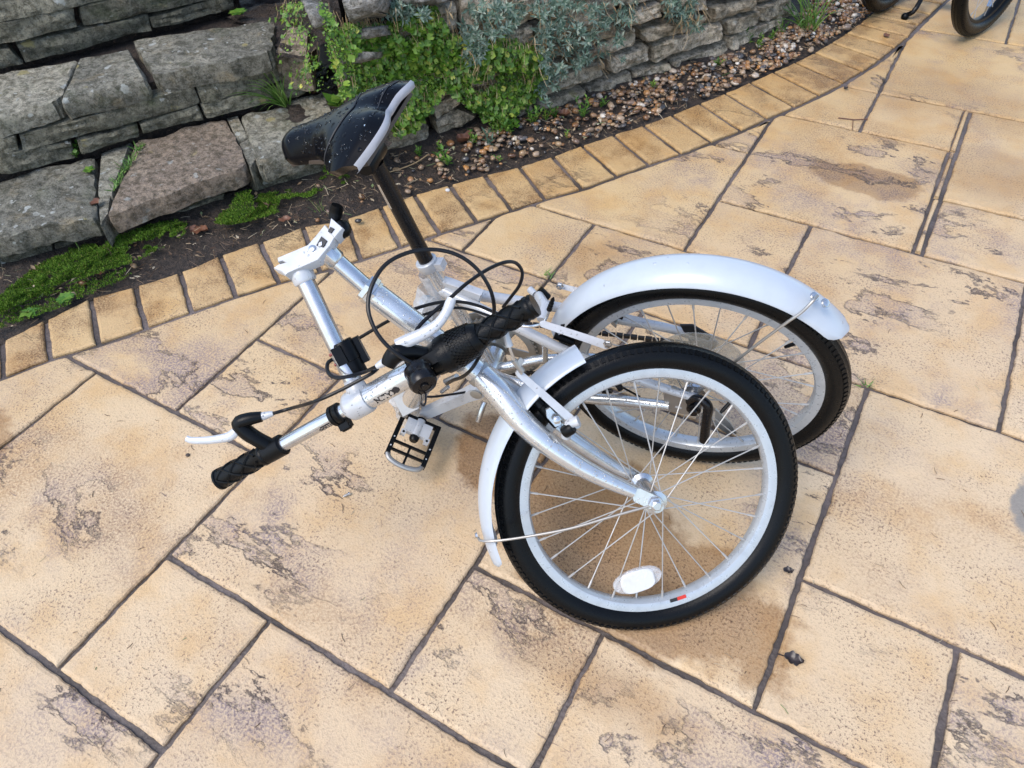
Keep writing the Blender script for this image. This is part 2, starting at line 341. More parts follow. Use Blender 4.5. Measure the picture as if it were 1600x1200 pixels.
def island_mat(name, stops, rough=.5, spec=.4, trans=0.0, nscale=120, dark=.7):
    m, nt, bs = new_mat(name); p = posn(nt)
    c = island_ramp(nt, stops)
    c = mixc(nt, mth(nt, 'MULTIPLY', sstep(nt, tnoise(nt, p, nscale, 4, .6), .45, .7), .7), c, mixc(nt, 1.0, c, (dark, dark, dark*.95), 'MULTIPLY'))
    nt.links.new(c, bs.inputs['Base Color']); bs.inputs['Roughness'].default_value = rough; bs.inputs['Specular IOR Level'].default_value = spec
    if trans:
        tl = nd(nt, 'ShaderNodeBsdfTranslucent', {'Color': c}); mx = nd(nt, 'ShaderNodeMixShader', {0: trans, 1: bs.outputs[0], 2: tl.outputs[0]})
        nt.links.new(mx.outputs[0], nt.nodes['Material Output'].inputs[0])
    return m
M['pebble'] = island_mat('gravel_pebbles', [(0, (.035, .032, .03)), (.12, (.09, .085, .085)), (.24, (.22, .11, .045)), (.36, (.10, .052, .03)), (.48, (.36, .24, .13)), (.58, (.15, .12, .105)), (.70, (.40, .19, .06)), (.82, (.22, .15, .10)), (.93, (.34, .25, .17)), (1, (.62, .57, .50))], .25, .5)
M['leaf'] = island_mat('creeper_leaves', [(0, (.045, .11, .014)), (.35, (.11, .235, .025)), (.70, (.16, .30, .032)), (.93, (.28, .40, .055)), (1, (.56, .54, .10))], .42, .45, .3)
M['smallleaf'] = island_mat('mat_leaves', [(0, (.04, .10, .014)), (.5, (.11, .24, .028)), (1, (.28, .42, .055))], .45, .4, .3)
M['silverleaf'] = island_mat('silver_leaves', [(0, (.08, .145, .10)), (.4, (.155, .235, .18)), (.8, (.27, .345, .28)), (1, (.40, .44, .34))], .6, .25, .2)
M['straw'] = island_mat('dry_stems', [(0, (.26, .17, .085)), (.5, (.40, .29, .16)), (1, (.52, .42, .27))], .7, .2, .1)
M['moss'] = island_mat('moss_fronds', [(0, (.03, .065, .010)), (.45, (.09, .19, .017)), (.85, (.165, .29, .03)), (1, (.20, .20, .05))], .7, .2, .25)
M['grass'] = island_mat('grass_blades', [(0, (.07, .17, .03)), (.5, (.14, .28, .055)), (.9, (.28, .42, .11)), (1, (.42, .40, .17))], .4, .45, .3)
M['weed'] = island_mat('weed_leaves', [(0, (.045, .13, .02)), (.6, (.09, .22, .03)), (1, (.22, .34, .05))], .45, .4, .3)
M['blueweed'] = island_mat('blue_weed_leaves', [(0, (.05, .105, .07)), (1, (.10, .17, .11))], .5, .3, .25)
M['darkleaf'] = island_mat('dead_leaf', [(0, (.018, .013, .012)), (1, (.04, .026, .022))], .35, .5)
M['brownleaf'] = island_mat('brown_leaf', [(0, (.10, .042, .025)), (1, (.17, .075, .04))], .45, .4)
M['litter'] = island_mat('plant_litter', [(0, (.05, .03, .02)), (.4, (.13, .08, .045)), (.75, (.28, .21, .13)), (.93, (.42, .36, .26)), (1, (.10, .17, .05))], .6, .3)

# ================================================================== PATIO
X = [-0.932+.2525*i for i in range(-6, 12)]; XO = 6
YL = {-4: -.99, -3: -.74, -2: -.49, -1: -.24, 0: .008, 1: .25, 2: .503, 3: .755, 4: .998, 5: 1.253, 6: 1.512, 7: 1.758, 8: 2.022, 9: 2.282, 10: 2.544, 11: 2.81, 12: 3.08, 13: 3.33, 14: 3.58, 15: 3.84, 16: 4.1}
def xx(i): return -0.932+.2525*i if i < 4 or i > 4 else .080
EJ = [((2, 533), (3, 590)), ((70, 500), (77, 561)), ((141, 466), (153, 538)), ((211, 447), (227, 513)), ((281, 425), (298, 487)), ((344, 399), (368, 463)), ((406, 378), (436, 441)),
      ((473, 355), (500, 424)), ((541, 342), (564, 405)), ((595, 323), (625, 385)), ((648, 304), (687, 364)), ((703, 288), (745, 346)), ((758, 273), (800, 328)), ((812, 260), (852, 311)),
      ((864, 244), (910, 295)), ((910, 227), (964, 275)), ((959, 210), (1015, 257)), ((1006, 195), (1065, 240)), ((1050, 179), (1113, 222)), ((1094, 161), (1160, 204)), ((1134, 145), (1200, 185)),
      ((1173, 128), (1243, 167)), ((1209, 112), (1282, 149)), ((1243, 97), (1319, 130)), ((1273, 82), (1350, 111)), ((1300, 66), (1377, 93)), ((1323, 51), (1400, 74)), ((1343, 37), (1421, 57)), ((1360, 23), (1438, 39))]
EJ = [(gd(*a), gd(*b)) for a, b in EJ]
def ext(L, k, n):
    d0 = (L[0][0]-L[2][0])/2, (L[0][1]-L[2][1])/2
    pre = [(L[0][0]+d0[0]*i, L[0][1]+d0[1]*i) for i in range(k, 0, -1)]
    d1 = nrm(A3([.02, .115, 0]))*.115
    return pre + L + [(L[-1][0]+d1*i, L[-1][1]+d1*i) for i in range(1, n+1)]
EJ = ext(EJ, 3, 8)
EIN = spline([b for a, b in EJ], 6); EOUT = spline([a for a, b in EJ], 6)
EINXY = A3(EIN)[:, :2]
def inside(p):                                    # on the slab side of the edging, with the joint's width to spare
    d = np.linalg.norm(EINXY-p, axis=1); i = int(d.argmin()); i0 = min(max(i-1, 0), len(EINXY)-3)
    t = EINXY[i0+2]-EINXY[i0]; q = p-EINXY[i0]
    return (t[0]*q[1]-t[1]*q[0])/np.linalg.norm(t) < -.007
def slab_outline(x0, x1, y0, y1, g=.0058):
    x0 += g; x1 -= g; y0 += g; y1 -= g; pts = []
    for (ax, ay), (bx, by) in (((x0, y0), (x1, y0)), ((x1, y0), (x1, y1)), ((x1, y1), (x0, y1)), ((x0, y1), (x0, y0))):
        n = max(2, int(math.hypot(bx-ax, by-ay)/.008)); pts += [A3([ax+(bx-ax)*i/n, ay+(by-ay)*i/n]) for i in range(n)]
    ins = [bool(inside(p)) for p in pts]; n = len(pts)
    if all(ins): out = pts
    elif not any(ins): return None
    else:
        s = next(i for i in range(n) if ins[i] and not ins[i-1]); out = []; i = s
        while ins[i % n] and i < s+n: out.append(pts[i % n]); i += 1
        last, first = out[-1], out[0]
        a = int(np.linalg.norm(EINXY-last, axis=1).argmin()); b = int(np.linalg.norm(EINXY-first, axis=1).argmin())
        seg = EINXY[a:b+1] if a <= b else EINXY[b:a+1][::-1]
        tt = np.gradient(EINXY, axis=0); tt /= np.linalg.norm(tt, axis=1)[:, None]; nn = np.stack([tt[:, 1], -tt[:, 0]], 1)
        seg = seg + (nn[a:b+1] if a <= b else nn[b:a+1][::-1])*.0075
        out += list(seg[1:-1])
    keep = [out[0]]
    for p in out[1:]:
        if np.linalg.norm(p-keep[-1]) > .006: keep.append(p)
    return keep
def raised_tile(pts, top=.0, ro=.006, depth=.016, jit=.0028, seed=0.0, tilt=0.0):
    P = [A3([p[0], p[1]]) for p in pts]; n = len(P); c = sum(P)/n
    J = []
    for i, p in enumerate(P):
        t = P[(i+3) % n]-P[i-3] if n > 24 else P[(i+1) % n]-P[i-1]; t = nrm(t) if np.linalg.norm(t) > 1e-6 else nrm(P[(i+1) % n]-P[i-1]); nn = A3([-t[1], t[0]]) ; nn = nn if nn@(c-p) > 0 else -nn
        J.append((p + nn*jit*(nz((p[0], p[1], seed), 22)+.8*nz((p[0], p[1], seed), 70)+.25*nz((p[0], p[1], seed), 140)), nn))
    m = MB(); rings = [[(*p, top-depth) for p, q in J], [(*p, top-.0045) for p, q in J], [(*(p+q*.0022), top-.0015) for p, q in J], [(*(p+q*ro), top) for p, q in J]]
    m.add([p for r_ in rings for p in r_], [(i*n+j, i*n+(j+1) % n, (i+1)*n+(j+1) % n, (i+1)*n+j) for i in range(3) for j in range(n)] + [tuple(3*n+j for j in range(n))])
    return m
pat = MB(); pat.add([(-12, -12, -.0085), (14, -12, -.0085), (14, 18, -.0085), (-12, 18, -.0085)], [(0, 1, 2, 3)])
patio = tag(pat.build('patio', M['joint'], origin=A3([0, 0, -.007])), kind='structure')
far_ = MB()
for x0_, x1_, y0_, y1_ in ((xx(8)+.01, 9, -8, 14), (xx(6)+.01, xx(8), 2.56, 14), (xx(7)+.01, xx(8), -8, .75), (-.30, xx(6), 4.12, 14), (-9, xx(7), -8, -.51)):
    far_.add([(x0_, y0_, -.0035), (x1_, y0_, -.0035), (x1_, y1_, -.0035), (x0_, y1_, -.0035)], [(0, 1, 2, 3)])
tag(far_.build('paving_beyond', M['slab'], origin=A3([0, 0, -.0035])), kind='structure')
SL = [(-1, 1, -2, 0), (-2, 0, 0, 2), (-4, -2, 0, 2), (-3, -1, 2, 5), (-1, 0, 2, 3), (-1, 1, 3, 5), (0, 2, 1, 3), (0, 1, 0, 1), (1, 3, -1, 1), (2, 3, 1, 2), (2, 4, 2, 4), (1, 2, 3, 5), (2, 4, 4, 5), (4, 6, 3, 5),
      (4, 5, 2, 3), (5, 7, 1, 3), (3, 5, 0, 2), (3, 5, 5, 7), (5, 7, 5, 7), (6, 8, 3, 5), (1, 3, 5, 6), (0, 1, 5, 6), (-1, 0, 5, 6), (-1, 2, 6, 8), (0, 2, 8, 10), (2, 3, 6, 7), (2, 4, 7, 9), (1, 3, 9, 10), (3, 4, 9, 10), (1, 3, 10, 12),
      (3, 5, 10, 12), (5, 7, 10, 12), (4, 6, 8, 10), (4, 6, 7, 8), (6, 8, 7, 9), (6, 8, 9, 10), (2, 4, 12, 14), (4, 6, 12, 14), (2, 4, 14, 16), (4, 6, 14, 16), (-3, -1, -2, 0), (3, 5, -2, 0), (5, 7, -1, 1), (-4, -2, -2, 0), (7, 8, 5, 7), (7, 8, 1, 3)]
for k, (a, b, c, d) in enumerate(SL):
    x0, x1 = xx(a), xx(b)
    if b == 4 and c >= 7 and d <= 9: x1 -= .004
    if a == 4 and 7 <= c < 10: x0 += .017                       # a doubled joint where two stamps overlapped
    if (a, b, c, d) in ((2, 4, 12, 14),): x1 += .05
    if (a, b, c, d) in ((4, 6, 12, 14),): x0 += .05
    o = slab_outline(x0, x1, YL[c], YL[d], .0047)
    if o is None or len(o) < 5: continue
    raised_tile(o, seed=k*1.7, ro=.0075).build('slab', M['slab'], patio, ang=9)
for ya, yb in ((2.03, 2.275), (2.289, 2.536), (1.767, 2.013)): raised_tile([(.0795, ya), (.0905, ya), (.0905, (ya+yb)/2), (.0905, yb), (.0795, yb), (.0795, (ya+yb)/2)], ro=.002, seed=ya*3).build('slab', M['slab'], patio)
for k in range(len(EJ)-1):
    (a0, b0), (a1, b1) = EJ[k], EJ[k+1]; t = nrm(b1-b0); g = .0065
    q = [a0+t*g, b0+t*g+(a0-b0)*.04, b1-t*g+(a1-b1)*.04, a1-t*g]; out = []
    for i in range(4):
        p, r_ = q[i], q[(i+1) % 4]; n = max(3, int(np.linalg.norm(r_-p)/.014)); out += [p+(r_-p)*j/n for j in range(n)]
    raised_tile([o[:2] for o in out], seed=k*2.3+40, ro=.007, jit=.003).build('edging_brick', M['edging'], patio, ang=9)

# ================================================================== WALL LINE, BED
WPX = [(600, 252), (660, 232), (720, 216), (820, 192), (920, 160), (1000, 133), (1050, 118), (1140, 91), (1215, 56), (1240, 36)]
WB = [gd(*p) for p in WPX]
_k = WB[0]+nrm(WB[0]-WB[2])*.10
WB = [_k+nrm([-.78, .62, 0])*1.4, _k+nrm([-.78, .62, 0])*.5, _k] + WB + [WB[-1]+A3([-.02, .35, 0]), WB[-1]+A3([-.12, 1.0, 0])]
WB = WB[:2] + spline(WB[2:], 3)
def wall_hit(u, v, off=0.0):
    q = ray(u, v); best = None
    for A, B in zip(WB[:-1], WB[1:]):
        e = (B-A)[:2]; n = nrm(A3([e[1], -e[0], 0.0])); dn = q@n
        t = ((A+n*off-CAM)@n)/dn; P = CAM+q*t; s = ((P-A)[:2]@e)/(e@e)
        if -.02 <= s <= 1.02 and t > 0 and (best is None or t < best[0]): best = (t, P, n)
    if best is None:
        A, B = (WB[0], WB[1]); e = (B-A)[:2]; n = nrm(A3([e[1], -e[0], 0.0])); t = ((A+n*off-CAM)@n)/(q@n); best = (t, CAM+q*t, n)
    return best[1], best[2]

# soil bed between edging and masonry
Z1, Z2 = .122, .288                                       # tops of the two steps
F0, F1 = gd(0, 365, Z1), gd(385, 257, Z1)                  # lower step face
R0, R1 = gd(0, 284, Z1), gd(430, 166, Z1)                  # second riser
T0, T1 = gd(0, 107, Z2), gd(350, 18, Z2)                   # third riser
back = [F0+(F0-F1)*1.2, F0, (F0+F1)/2, F1+(F1-F0)*.12] + WB[4:]
back = [A3([p[0], p[1], 0]) for p in back]
def resample(P, n):
    P = A3(P); s = np.r_[0, np.cumsum(np.linalg.norm(np.diff(P, axis=0), axis=1))]; t = np.linspace(0, s[-1], n)
    return np.stack([np.interp(t, s, P[:, k]) for k in range(3)], 1)
fa = resample([e for e in EOUT], 130); fb = resample(back, 130); sb = MB(); NB = 14
for i in range(130):
    for j in range(NB):
        t = j/(NB-1)*1.25 - .05; p = fa[i]+(fb[i]-fa[i])*t
        z = -.004 + .022*min(1, max(0, t))*(.5+t) + .007*nz(p, 18) + .004*nz(p, 55)
        sb.v.append((p[0], p[1], z if j else -.012))
sb.f = [(i*NB+j, i*NB+j+1, (i+1)*NB+j+1, (i+1)*NB+j) for i in range(129) for j in range(NB-1)]
tag(sb.build('soil_bed', M['soil'], ang=80), kind='structure')
def bed_z(p):
    return .004 + .02*min(1, max(0, np.linalg.norm(fa[:, :2]-p[:2], axis=1).min()/.25))

# earth behind the masonry (one terraced bank)
bk = MB(); off = .07
wl = [A3([p[0], p[1], 0]) for p in WB]
def backset(P, o):
    out = []
    for i, p in enumerate(P):
        t = P[min(i+1, len(P)-1)]-P[max(i-1, 0)]; n = nrm(A3([-t[1], t[0], 0])); out.append(p+n*o)
    return out
b1 = backset(wl, .06); b2 = backset(wl, 1.6); n = len(wl)
bk.add([(*p[:2], -.02) for p in b1]+[(*p[:2], .50) for p in b1]+[(*p[:2], .58) for p in b2], [(i, i+1, n+i+1, n+i) for i in range(n-1)]+[(n+i, n+i+1, 2*n+i+1, 2*n+i) for i in range(n-1)])
e1 = nrm(F1-F0); p1 = A3([-e1[1], e1[0], 0]); e2 = nrm(R1-R0); p2 = A3([-e2[1], e2[0], 0]); e3 = nrm(T1-T0); p3 = A3([-e3[1], e3[0], 0])
def strip(A, B, z0, z1, back_):
    q = [A-(B-A)*1.0, B+(B-A)*.10]; bk.add([(*q[0][:2], z0), (*q[1][:2], z0), (*q[1][:2], z1), (*q[0][:2], z1), (*(q[0]+back_)[:2], z1), (*(q[1]+back_)[:2], z1)], [(0, 1, 2, 3), (3, 2, 5, 4)])
strip(F0+p1*.05, F1+p1*.05, -.02, Z1-.03, p1*.5); strip(R0+p2*.045, R1+p2*.045, .05, Z2-.03, p2*.5); strip(T0+p3*.05, T1+p3*.05, .2, .60, p3*1.2)
# loose earth between the steps and the wall
def patch_px(poly, z0, rough, step=.02):
    P = [gd(u, v, z0) for u, v in poly]; xs = [p[0] for p in P]; ys = [p[1] for p in P]; g = {}
    def pin(x, y):
        c = False
        for i in range(len(P)):
            a, b = P[i], P[i-1]
            if (a[1] > y) != (b[1] > y) and x < (b[0]-a[0])*(y-a[1])/(b[1]-a[1])+a[0]: c = not c
        return c
    nx, ny = int((max(xs)-min(xs))/step)+2, int((max(ys)-min(ys))/step)+2
    for i in range(nx):
        for j in range(ny):
            x, y = min(xs)+i*step, min(ys)+j*step
            if pin(x, y): g[i, j] = len(bk.v); bk.v.append((x, y, z0+rough*nz((x, y, 0), 14)+rough*.5*nz((x, y, 3), 40)))
    for (i, j), a in list(g.items()):
        if (i+1, j) in g and (i, j+1) in g and (i+1, j+1) in g: bk.f.append((a, g[i+1, j], g[i+1, j+1], g[i, j+1]))
patch_px([(425, 175), (440, 120), (500, 90), (560, 130), (620, 220), (560, 260), (500, 240)], .118, .02)
patch_px([(330, 22), (420, -60), (560, -60), (520, 60), (480, 90), (430, 100), (418, 60)], .268, .016)
tag(bk.build('earth_bank', M['soil'], ang=60), kind='structure')

# ================================================================== STONES
def gridp(i, n):
    return 0.0 if i == 0 else 1.0 if i == n else .035 if i == 1 else .965 if i == n-1 else .035+.93*(i-1)/(n-2)
def stone_mesh(c4, n, depth, nx=10, ny=6, rough=.008, rnd=.012, jit=.006, seed=0.0, side=2, grow=.0025, bulge=.004):
    """a dressed stone: bilinear face on four corners (TL, TR, BR, BL), broken edges, depth behind the face"""
    a, b, c, d = (A3(p, float) for p in c4); n = nrm(n); gx, gy = nrm(b+c-a-d)*grow, nrm(c+d-a-b)*grow; a, b, c, d = a-gx-gy, b+gx-gy, c+gx+gy, d-gx+gy; m = MB(); idx = {}
    cen = (a+b+c+d)/4
    for i in range(nx+1):
        for j in range(ny+1):
            s, t = gridp(i, nx), gridp(j, ny); p = (a*(1-s)+b*s)*(1-t)+(d*(1-s)+c*s)*t
            e = min(s, 1-s)*np.linalg.norm(b-a); f_ = min(t, 1-t)*np.linalg.norm(d-a); ed = min(e, f_)
            pa = A3([p[0], p[1], p[2]*2.6]); lay = nz(pa, 11, seed); lay = math.floor(lay*4)/4*.7+lay*.3
            h = bulge*math.sqrt(max(0, 16*s*(1-s)*t*(1-t))) + rough*(1.1*lay+.7*nz(pa, 34, seed+3)) - (rnd*.38 if ed < 1e-5 else 0) - (rnd*.3 if e < 1e-5 and f_ < 1e-5 else 0)
            q = p + n*h
            if ed < 1e-5: q = q + (cen-p)/np.linalg.norm(cen-p)*jit*(.4+nz(p, 25, seed+9)+(.9 if e < 1e-5 and f_ < 1e-5 else 0))
            idx[i, j] = len(m.v); m.v.append(tuple(q))
    m.f += [(idx[i, j], idx[i+1, j], idx[i+1, j+1], idx[i, j+1]) for i in range(nx) for j in range(ny)]
    loop = [(i, 0) for i in range(nx)]+[(nx, j) for j in range(ny)]+[(i, ny) for i in range(nx, 0, -1)]+[(0, j) for j in range(ny, 0, -1)]
    prev = [idx[k] for k in loop]
    for sd in range(1, side+1):
        cur = []
        for k, l in enumerate(loop):
            p = A3(m.v[idx[l]]); o = (p-cen); o = nrm(o)*rnd*.35 if sd < side else 0*o
            q = p - n*depth*sd/side + o + (rough*.5*nz(p, 30, seed+sd*5))*nrm(p-cen)*(1 if sd < side else 0); cur.append(len(m.v)); m.v.append(tuple(q))
        L = len(loop); m.f += [(prev[k], cur[k], cur[(k+1) % L], prev[(k+1) % L]) for k in range(L)]; prev = cur
    m.f.append(tuple(prev)); return m
steps = thing('stone_steps', (float(F1[0]), float(F1[1]), 0.0), 'weathered grey stone garden steps with lichen, two treads left of the wall', 'steps')
def riser(quads, A, B, mat, depth=.10, out=.0, **k):
    n = nrm(np.cross(B-A, [0, 0, 1.0])); n = n if n@(CAM-A) > 0 else -n
    for i, q in enumerate(quads):
        P = [vert_plane(u, v, A+n*out, B+n*out) for u, v in q]
        stone_mesh(P, n, depth, seed=i*3.1+len(quads), **k).build('stone', mat, steps, ang=38)
riser([[(0, 397), (80, 380), (86, 398), (0, 420)], [(-90, 420), (-4, 398), (-4, 425), (-95, 445)], [(118, 368), (170, 356), (174, 369), (126, 384)], [(268, 336), (352, 302), (346, 334), (278, 361)], [(396, 284), (511, 246), (509, 276), (396, 303)], [(176, 366), (264, 339), (272, 362), (180, 380)], [(86, 384), (116, 374), (118, 388), (90, 398)]], F0, F1, M['step_stone'], .10, -.018, rough=.007)
riser([[(31, 214), (304, 135), (311, 162), (35, 237)], [(309, 133), (441, 97), (441, 126), (316, 161)], [(316, 164), (424, 135), (428, 158), (322, 184)], [(219, 195), (308, 165), (318, 184), (223, 210)], [(120, 220), (213, 196), (216, 213), (128, 240)], [(0, 240), (110, 224), (118, 247), (0, 272)], [(-30, 222), (23, 213), (31, 237), (-30, 250)], [(-90, 240), (-4, 222), (-4, 270), (-100, 290)], [(444, 98), (488, 100), (482, 122), (444, 126)], [(432, 134), (478, 124), (474, 146), (434, 158)]], R0, R1, M['step_stone'], .10, .0, nx=16, ny=7, rough=.013, rnd=.009)
riser([[(26, 72), (232, 24), (236, 46), (40, 99)], [(-20, 40), (112, 13), (124, 40), (-20, 74)], [(128, 12), (330, -38), (335, -2), (132, 41)], [(-20, 0), (172, -45), (170, 0), (-20, 38)], [(232, 30), (366, -9), (366, 14), (237, 44)], [(-20, 80), (14, 77), (36, 98), (-20, 112)], [(176, -48), (420, -110), (420, -30), (176, -2)]], T0, T1, M['step_stone'], .12, .0, nx=16, ny=7, rough=.013, rnd=.009)
def tread(c4, z, th, mat, fronts=0.0, **k):
    P = [gd(u, v, z) for u, v in c4]; stone_mesh(P, (0, 0, 1), th, side=3, **k).build('tread', mat, steps, ang=38)
tread([(-60, 300), (146, 242), (150, 337), (-60, 385)], Z1, .052, M['tread_stone'], nx=20, ny=14, rough=.008, rnd=.007, jit=.011, bulge=0, seed=2)
tread([(214, 222), (351, 184), (388, 258), (167, 336)], Z1+.004, .052, M['tread_warm'], nx=20, ny=14, rough=.007, rnd=.006, jit=.009, bulge=0, seed=5)
tread([(158, 238), (204, 222), (173, 303), (155, 305)], Z1-.006, .05, M['tread_stone'], nx=5, ny=6, rough=.004, seed=7, jit=.003)
tread([(153, 311), (171, 306), (167, 333), (158, 352)], Z1-.012, .06, M['tread_stone'], nx=4, ny=5, rough=.004, seed=8, jit=.002)
tread([(355, 184), (370, 181), (386, 214), (372, 220)], Z1-.004, .05, M['tread_stone'], nx=4, ny=4, rough=.004, seed=9, jit=.002)
tread([(374, 223), (388, 217), (401, 245), (392, 264)], Z1-.004, .06, M['tread_stone'], nx=4, ny=4, rough=.004, seed=10, jit=.002)
tread([(374, 181), (505, 142), (540, 210), (404, 262)], Z1, .05, M['tread_stone'], nx=18, ny=12, rough=.009, rnd=.012, jit=.016, bulge=0, seed=11)
tread([(-60, 126), (122, 92), (86, 158), (-60, 198)], Z2, .048, M['tread_stone'], nx=16, ny=12, rough=.008, rnd=.007, jit=.011, bulge=0, seed=12)
tread([(126, 92), (200, 76), (228, 124), (94, 158)], Z2, .048, M['tread_stone'], nx=10, ny=8, rough=.005, rnd=.014, jit=.008, seed=14)
tread([(205, 62), (428, 30), (424, 84), (240, 116)], Z2+.004, .052, M['tread_stone'], nx=18, ny=12, rough=.008, rnd=.007, jit=.011, bulge=0, seed=16)

wall = thing('stone_wall', tuple(WB[8][:2])+(0.0,), 'curved dry stone garden wall of rough tan and grey blocks behind the gravel', 'wall')
WS = [[(920, 143), (987, 112), (990, 136), (922, 161)], [(990, 113), (1049, 98), (1050, 121), (991, 136)], [(1051, 98), (1141, 65), (1140, 91), (1052, 120)], [(1142, 59), (1215, 30), (1212, 56), (1143, 82)], [(836, 163), (916, 140), (917, 154), (838, 182)],
      [(838, 131), (947, 96), (947, 119), (838, 154)], [(950, 93), (1016, 71), (1016, 94), (957, 116)], [(1020, 73), (1132, 36), (1130, 61), (1022, 99)], [(1134, 34), (1187, 15), (1187, 36), (1136, 57)], [(790, 146), (835, 135), (835, 160), (790, 173)],
      [(890, 94), (997, 44), (993, 67), (892, 106)], [(1000, 46), (1108, 26), (1100, 49), (1007, 66)], [(1112, 12), (1180, -2), (1182, 14), (1115, 38)], [(842, 106), (886, 95), (886, 109), (845, 119)], [(1189, 12), (1245, -10), (1240, 22), (1190, 34)], [(1218, 27), (1248, 18), (1246, 38), (1215, 54)],
      [(972, 31), (1035, 5), (1036, 26), (975, 46)], [(1040, 4), (1110, -15), (1108, 16), (1042, 24)], [(603, 214), (674, 197), (671, 222), (592, 252)], [(617, 249), (665, 230), (661, 249), (618, 258)], [(667, 236), (762, 191), (758, 205), (672, 244)], [(678, 190), (717, 171), (750, 185), (686, 212)],
      [(672, 166), (714, 148), (722, 163), (680, 186)], [(598, 200), (665, 185), (668, 193), (602, 212)], [(766, 188), (834, 164), (836, 183), (764, 206)], [(756, 172), (788, 150), (788, 172), (752, 184)], [(720, 160), (786, 130), (786, 146), (724, 168)], [(560, 215), (600, 203), (590, 250), (556, 252)],
      [(598, 178), (668, 160), (668, 182), (600, 197)], [(674, 142), (760, 118), (764, 132), (676, 162)], [(765, 118), (838, 98), (836, 128), (768, 142)], [(600, 150), (670, 130), (670, 157), (600, 175)], [(720, 100), (840, 70), (840, 95), (722, 116)], [(844, 80), (966, 35), (970, 55), (844, 101)],
      [(560, 130), (598, 122), (596, 200), (560, 212)], [(600, 118), (716, 88), (716, 114), (602, 146)], [(840, 45), (965, 2), (968, 30), (842, 76)], [(720, 66), (836, 40), (836, 66), (722, 96)], [(600, 84), (716, 54), (716, 84), (602, 114)], [(545, 84), (596, 74), (596, 118), (548, 126)],
      [(1042, -18), (1180, -50), (1182, -8), (1044, 0)], [(845, 5), (1035, -55), (1035, -2), (848, 38)], [(620, 20), (716, 5), (716, 50), (622, 78)], [(720, 0), (840, -30), (840, 34), (722, 60)], [(1186, -45), (1262, -75), (1252, -14), (1188, 8)]]
for i, q in enumerate(WS):
    H = [wall_hit(u, v, .004*math.sin(i*2.1)) for u, v in q]; nn = nrm(sum(h[1] for h in H))
    stone_mesh([h[0] for h in H], nn, .11, seed=i*2.7+70, nx=18, ny=8, rough=.017, rnd=.012, jit=.006, grow=-.0008).build('stone', M['wall_stone'], wall, ang=38)
for i, q in enumerate([[(534, -10), (600, -16), (592, 20), (542, 36)], [(466, -2), (500, 6), (516, 38), (494, 48)], [(536, 46), (602, 38), (606, 56), (545, 68)], [(542, 78), (592, 80), (590, 93), (550, 104)], [(528, 92), (546, 104), (546, 126), (530, 124)], [(610, -16), (700, -30), (712, 2), (612, 18)]]):
    cn_ = nrm([.35, -.75, .35]); H = [(pl(u, v, _k+A3([0, 0, .40]), cn_, .02 if i < 2 else -.035), cn_) for u, v in q] if i < 5 else [wall_hit(u, v, .03) for u, v in q]
    stone_mesh([h[0] for h in H], H[0][1], .13, seed=i*4.4+7, nx=12, ny=10, rough=.018, rnd=.03, jit=.008, bulge=.028, grow=-.001).build('boulder' if i < 2 else 'stone', M['pale_stone'], wall, ang=80)
q = [gd(u, v, Z2-.01) for u, v in ((455, 37), (484, 48), (477, 80), (428, 80))]
stone_mesh(q, (0, 0, 1), .10, seed=3.3, nx=6, ny=6, rough=.012, rnd=.02, jit=.006, side=3).build('block', M['tread_warm'], wall, ang=70)

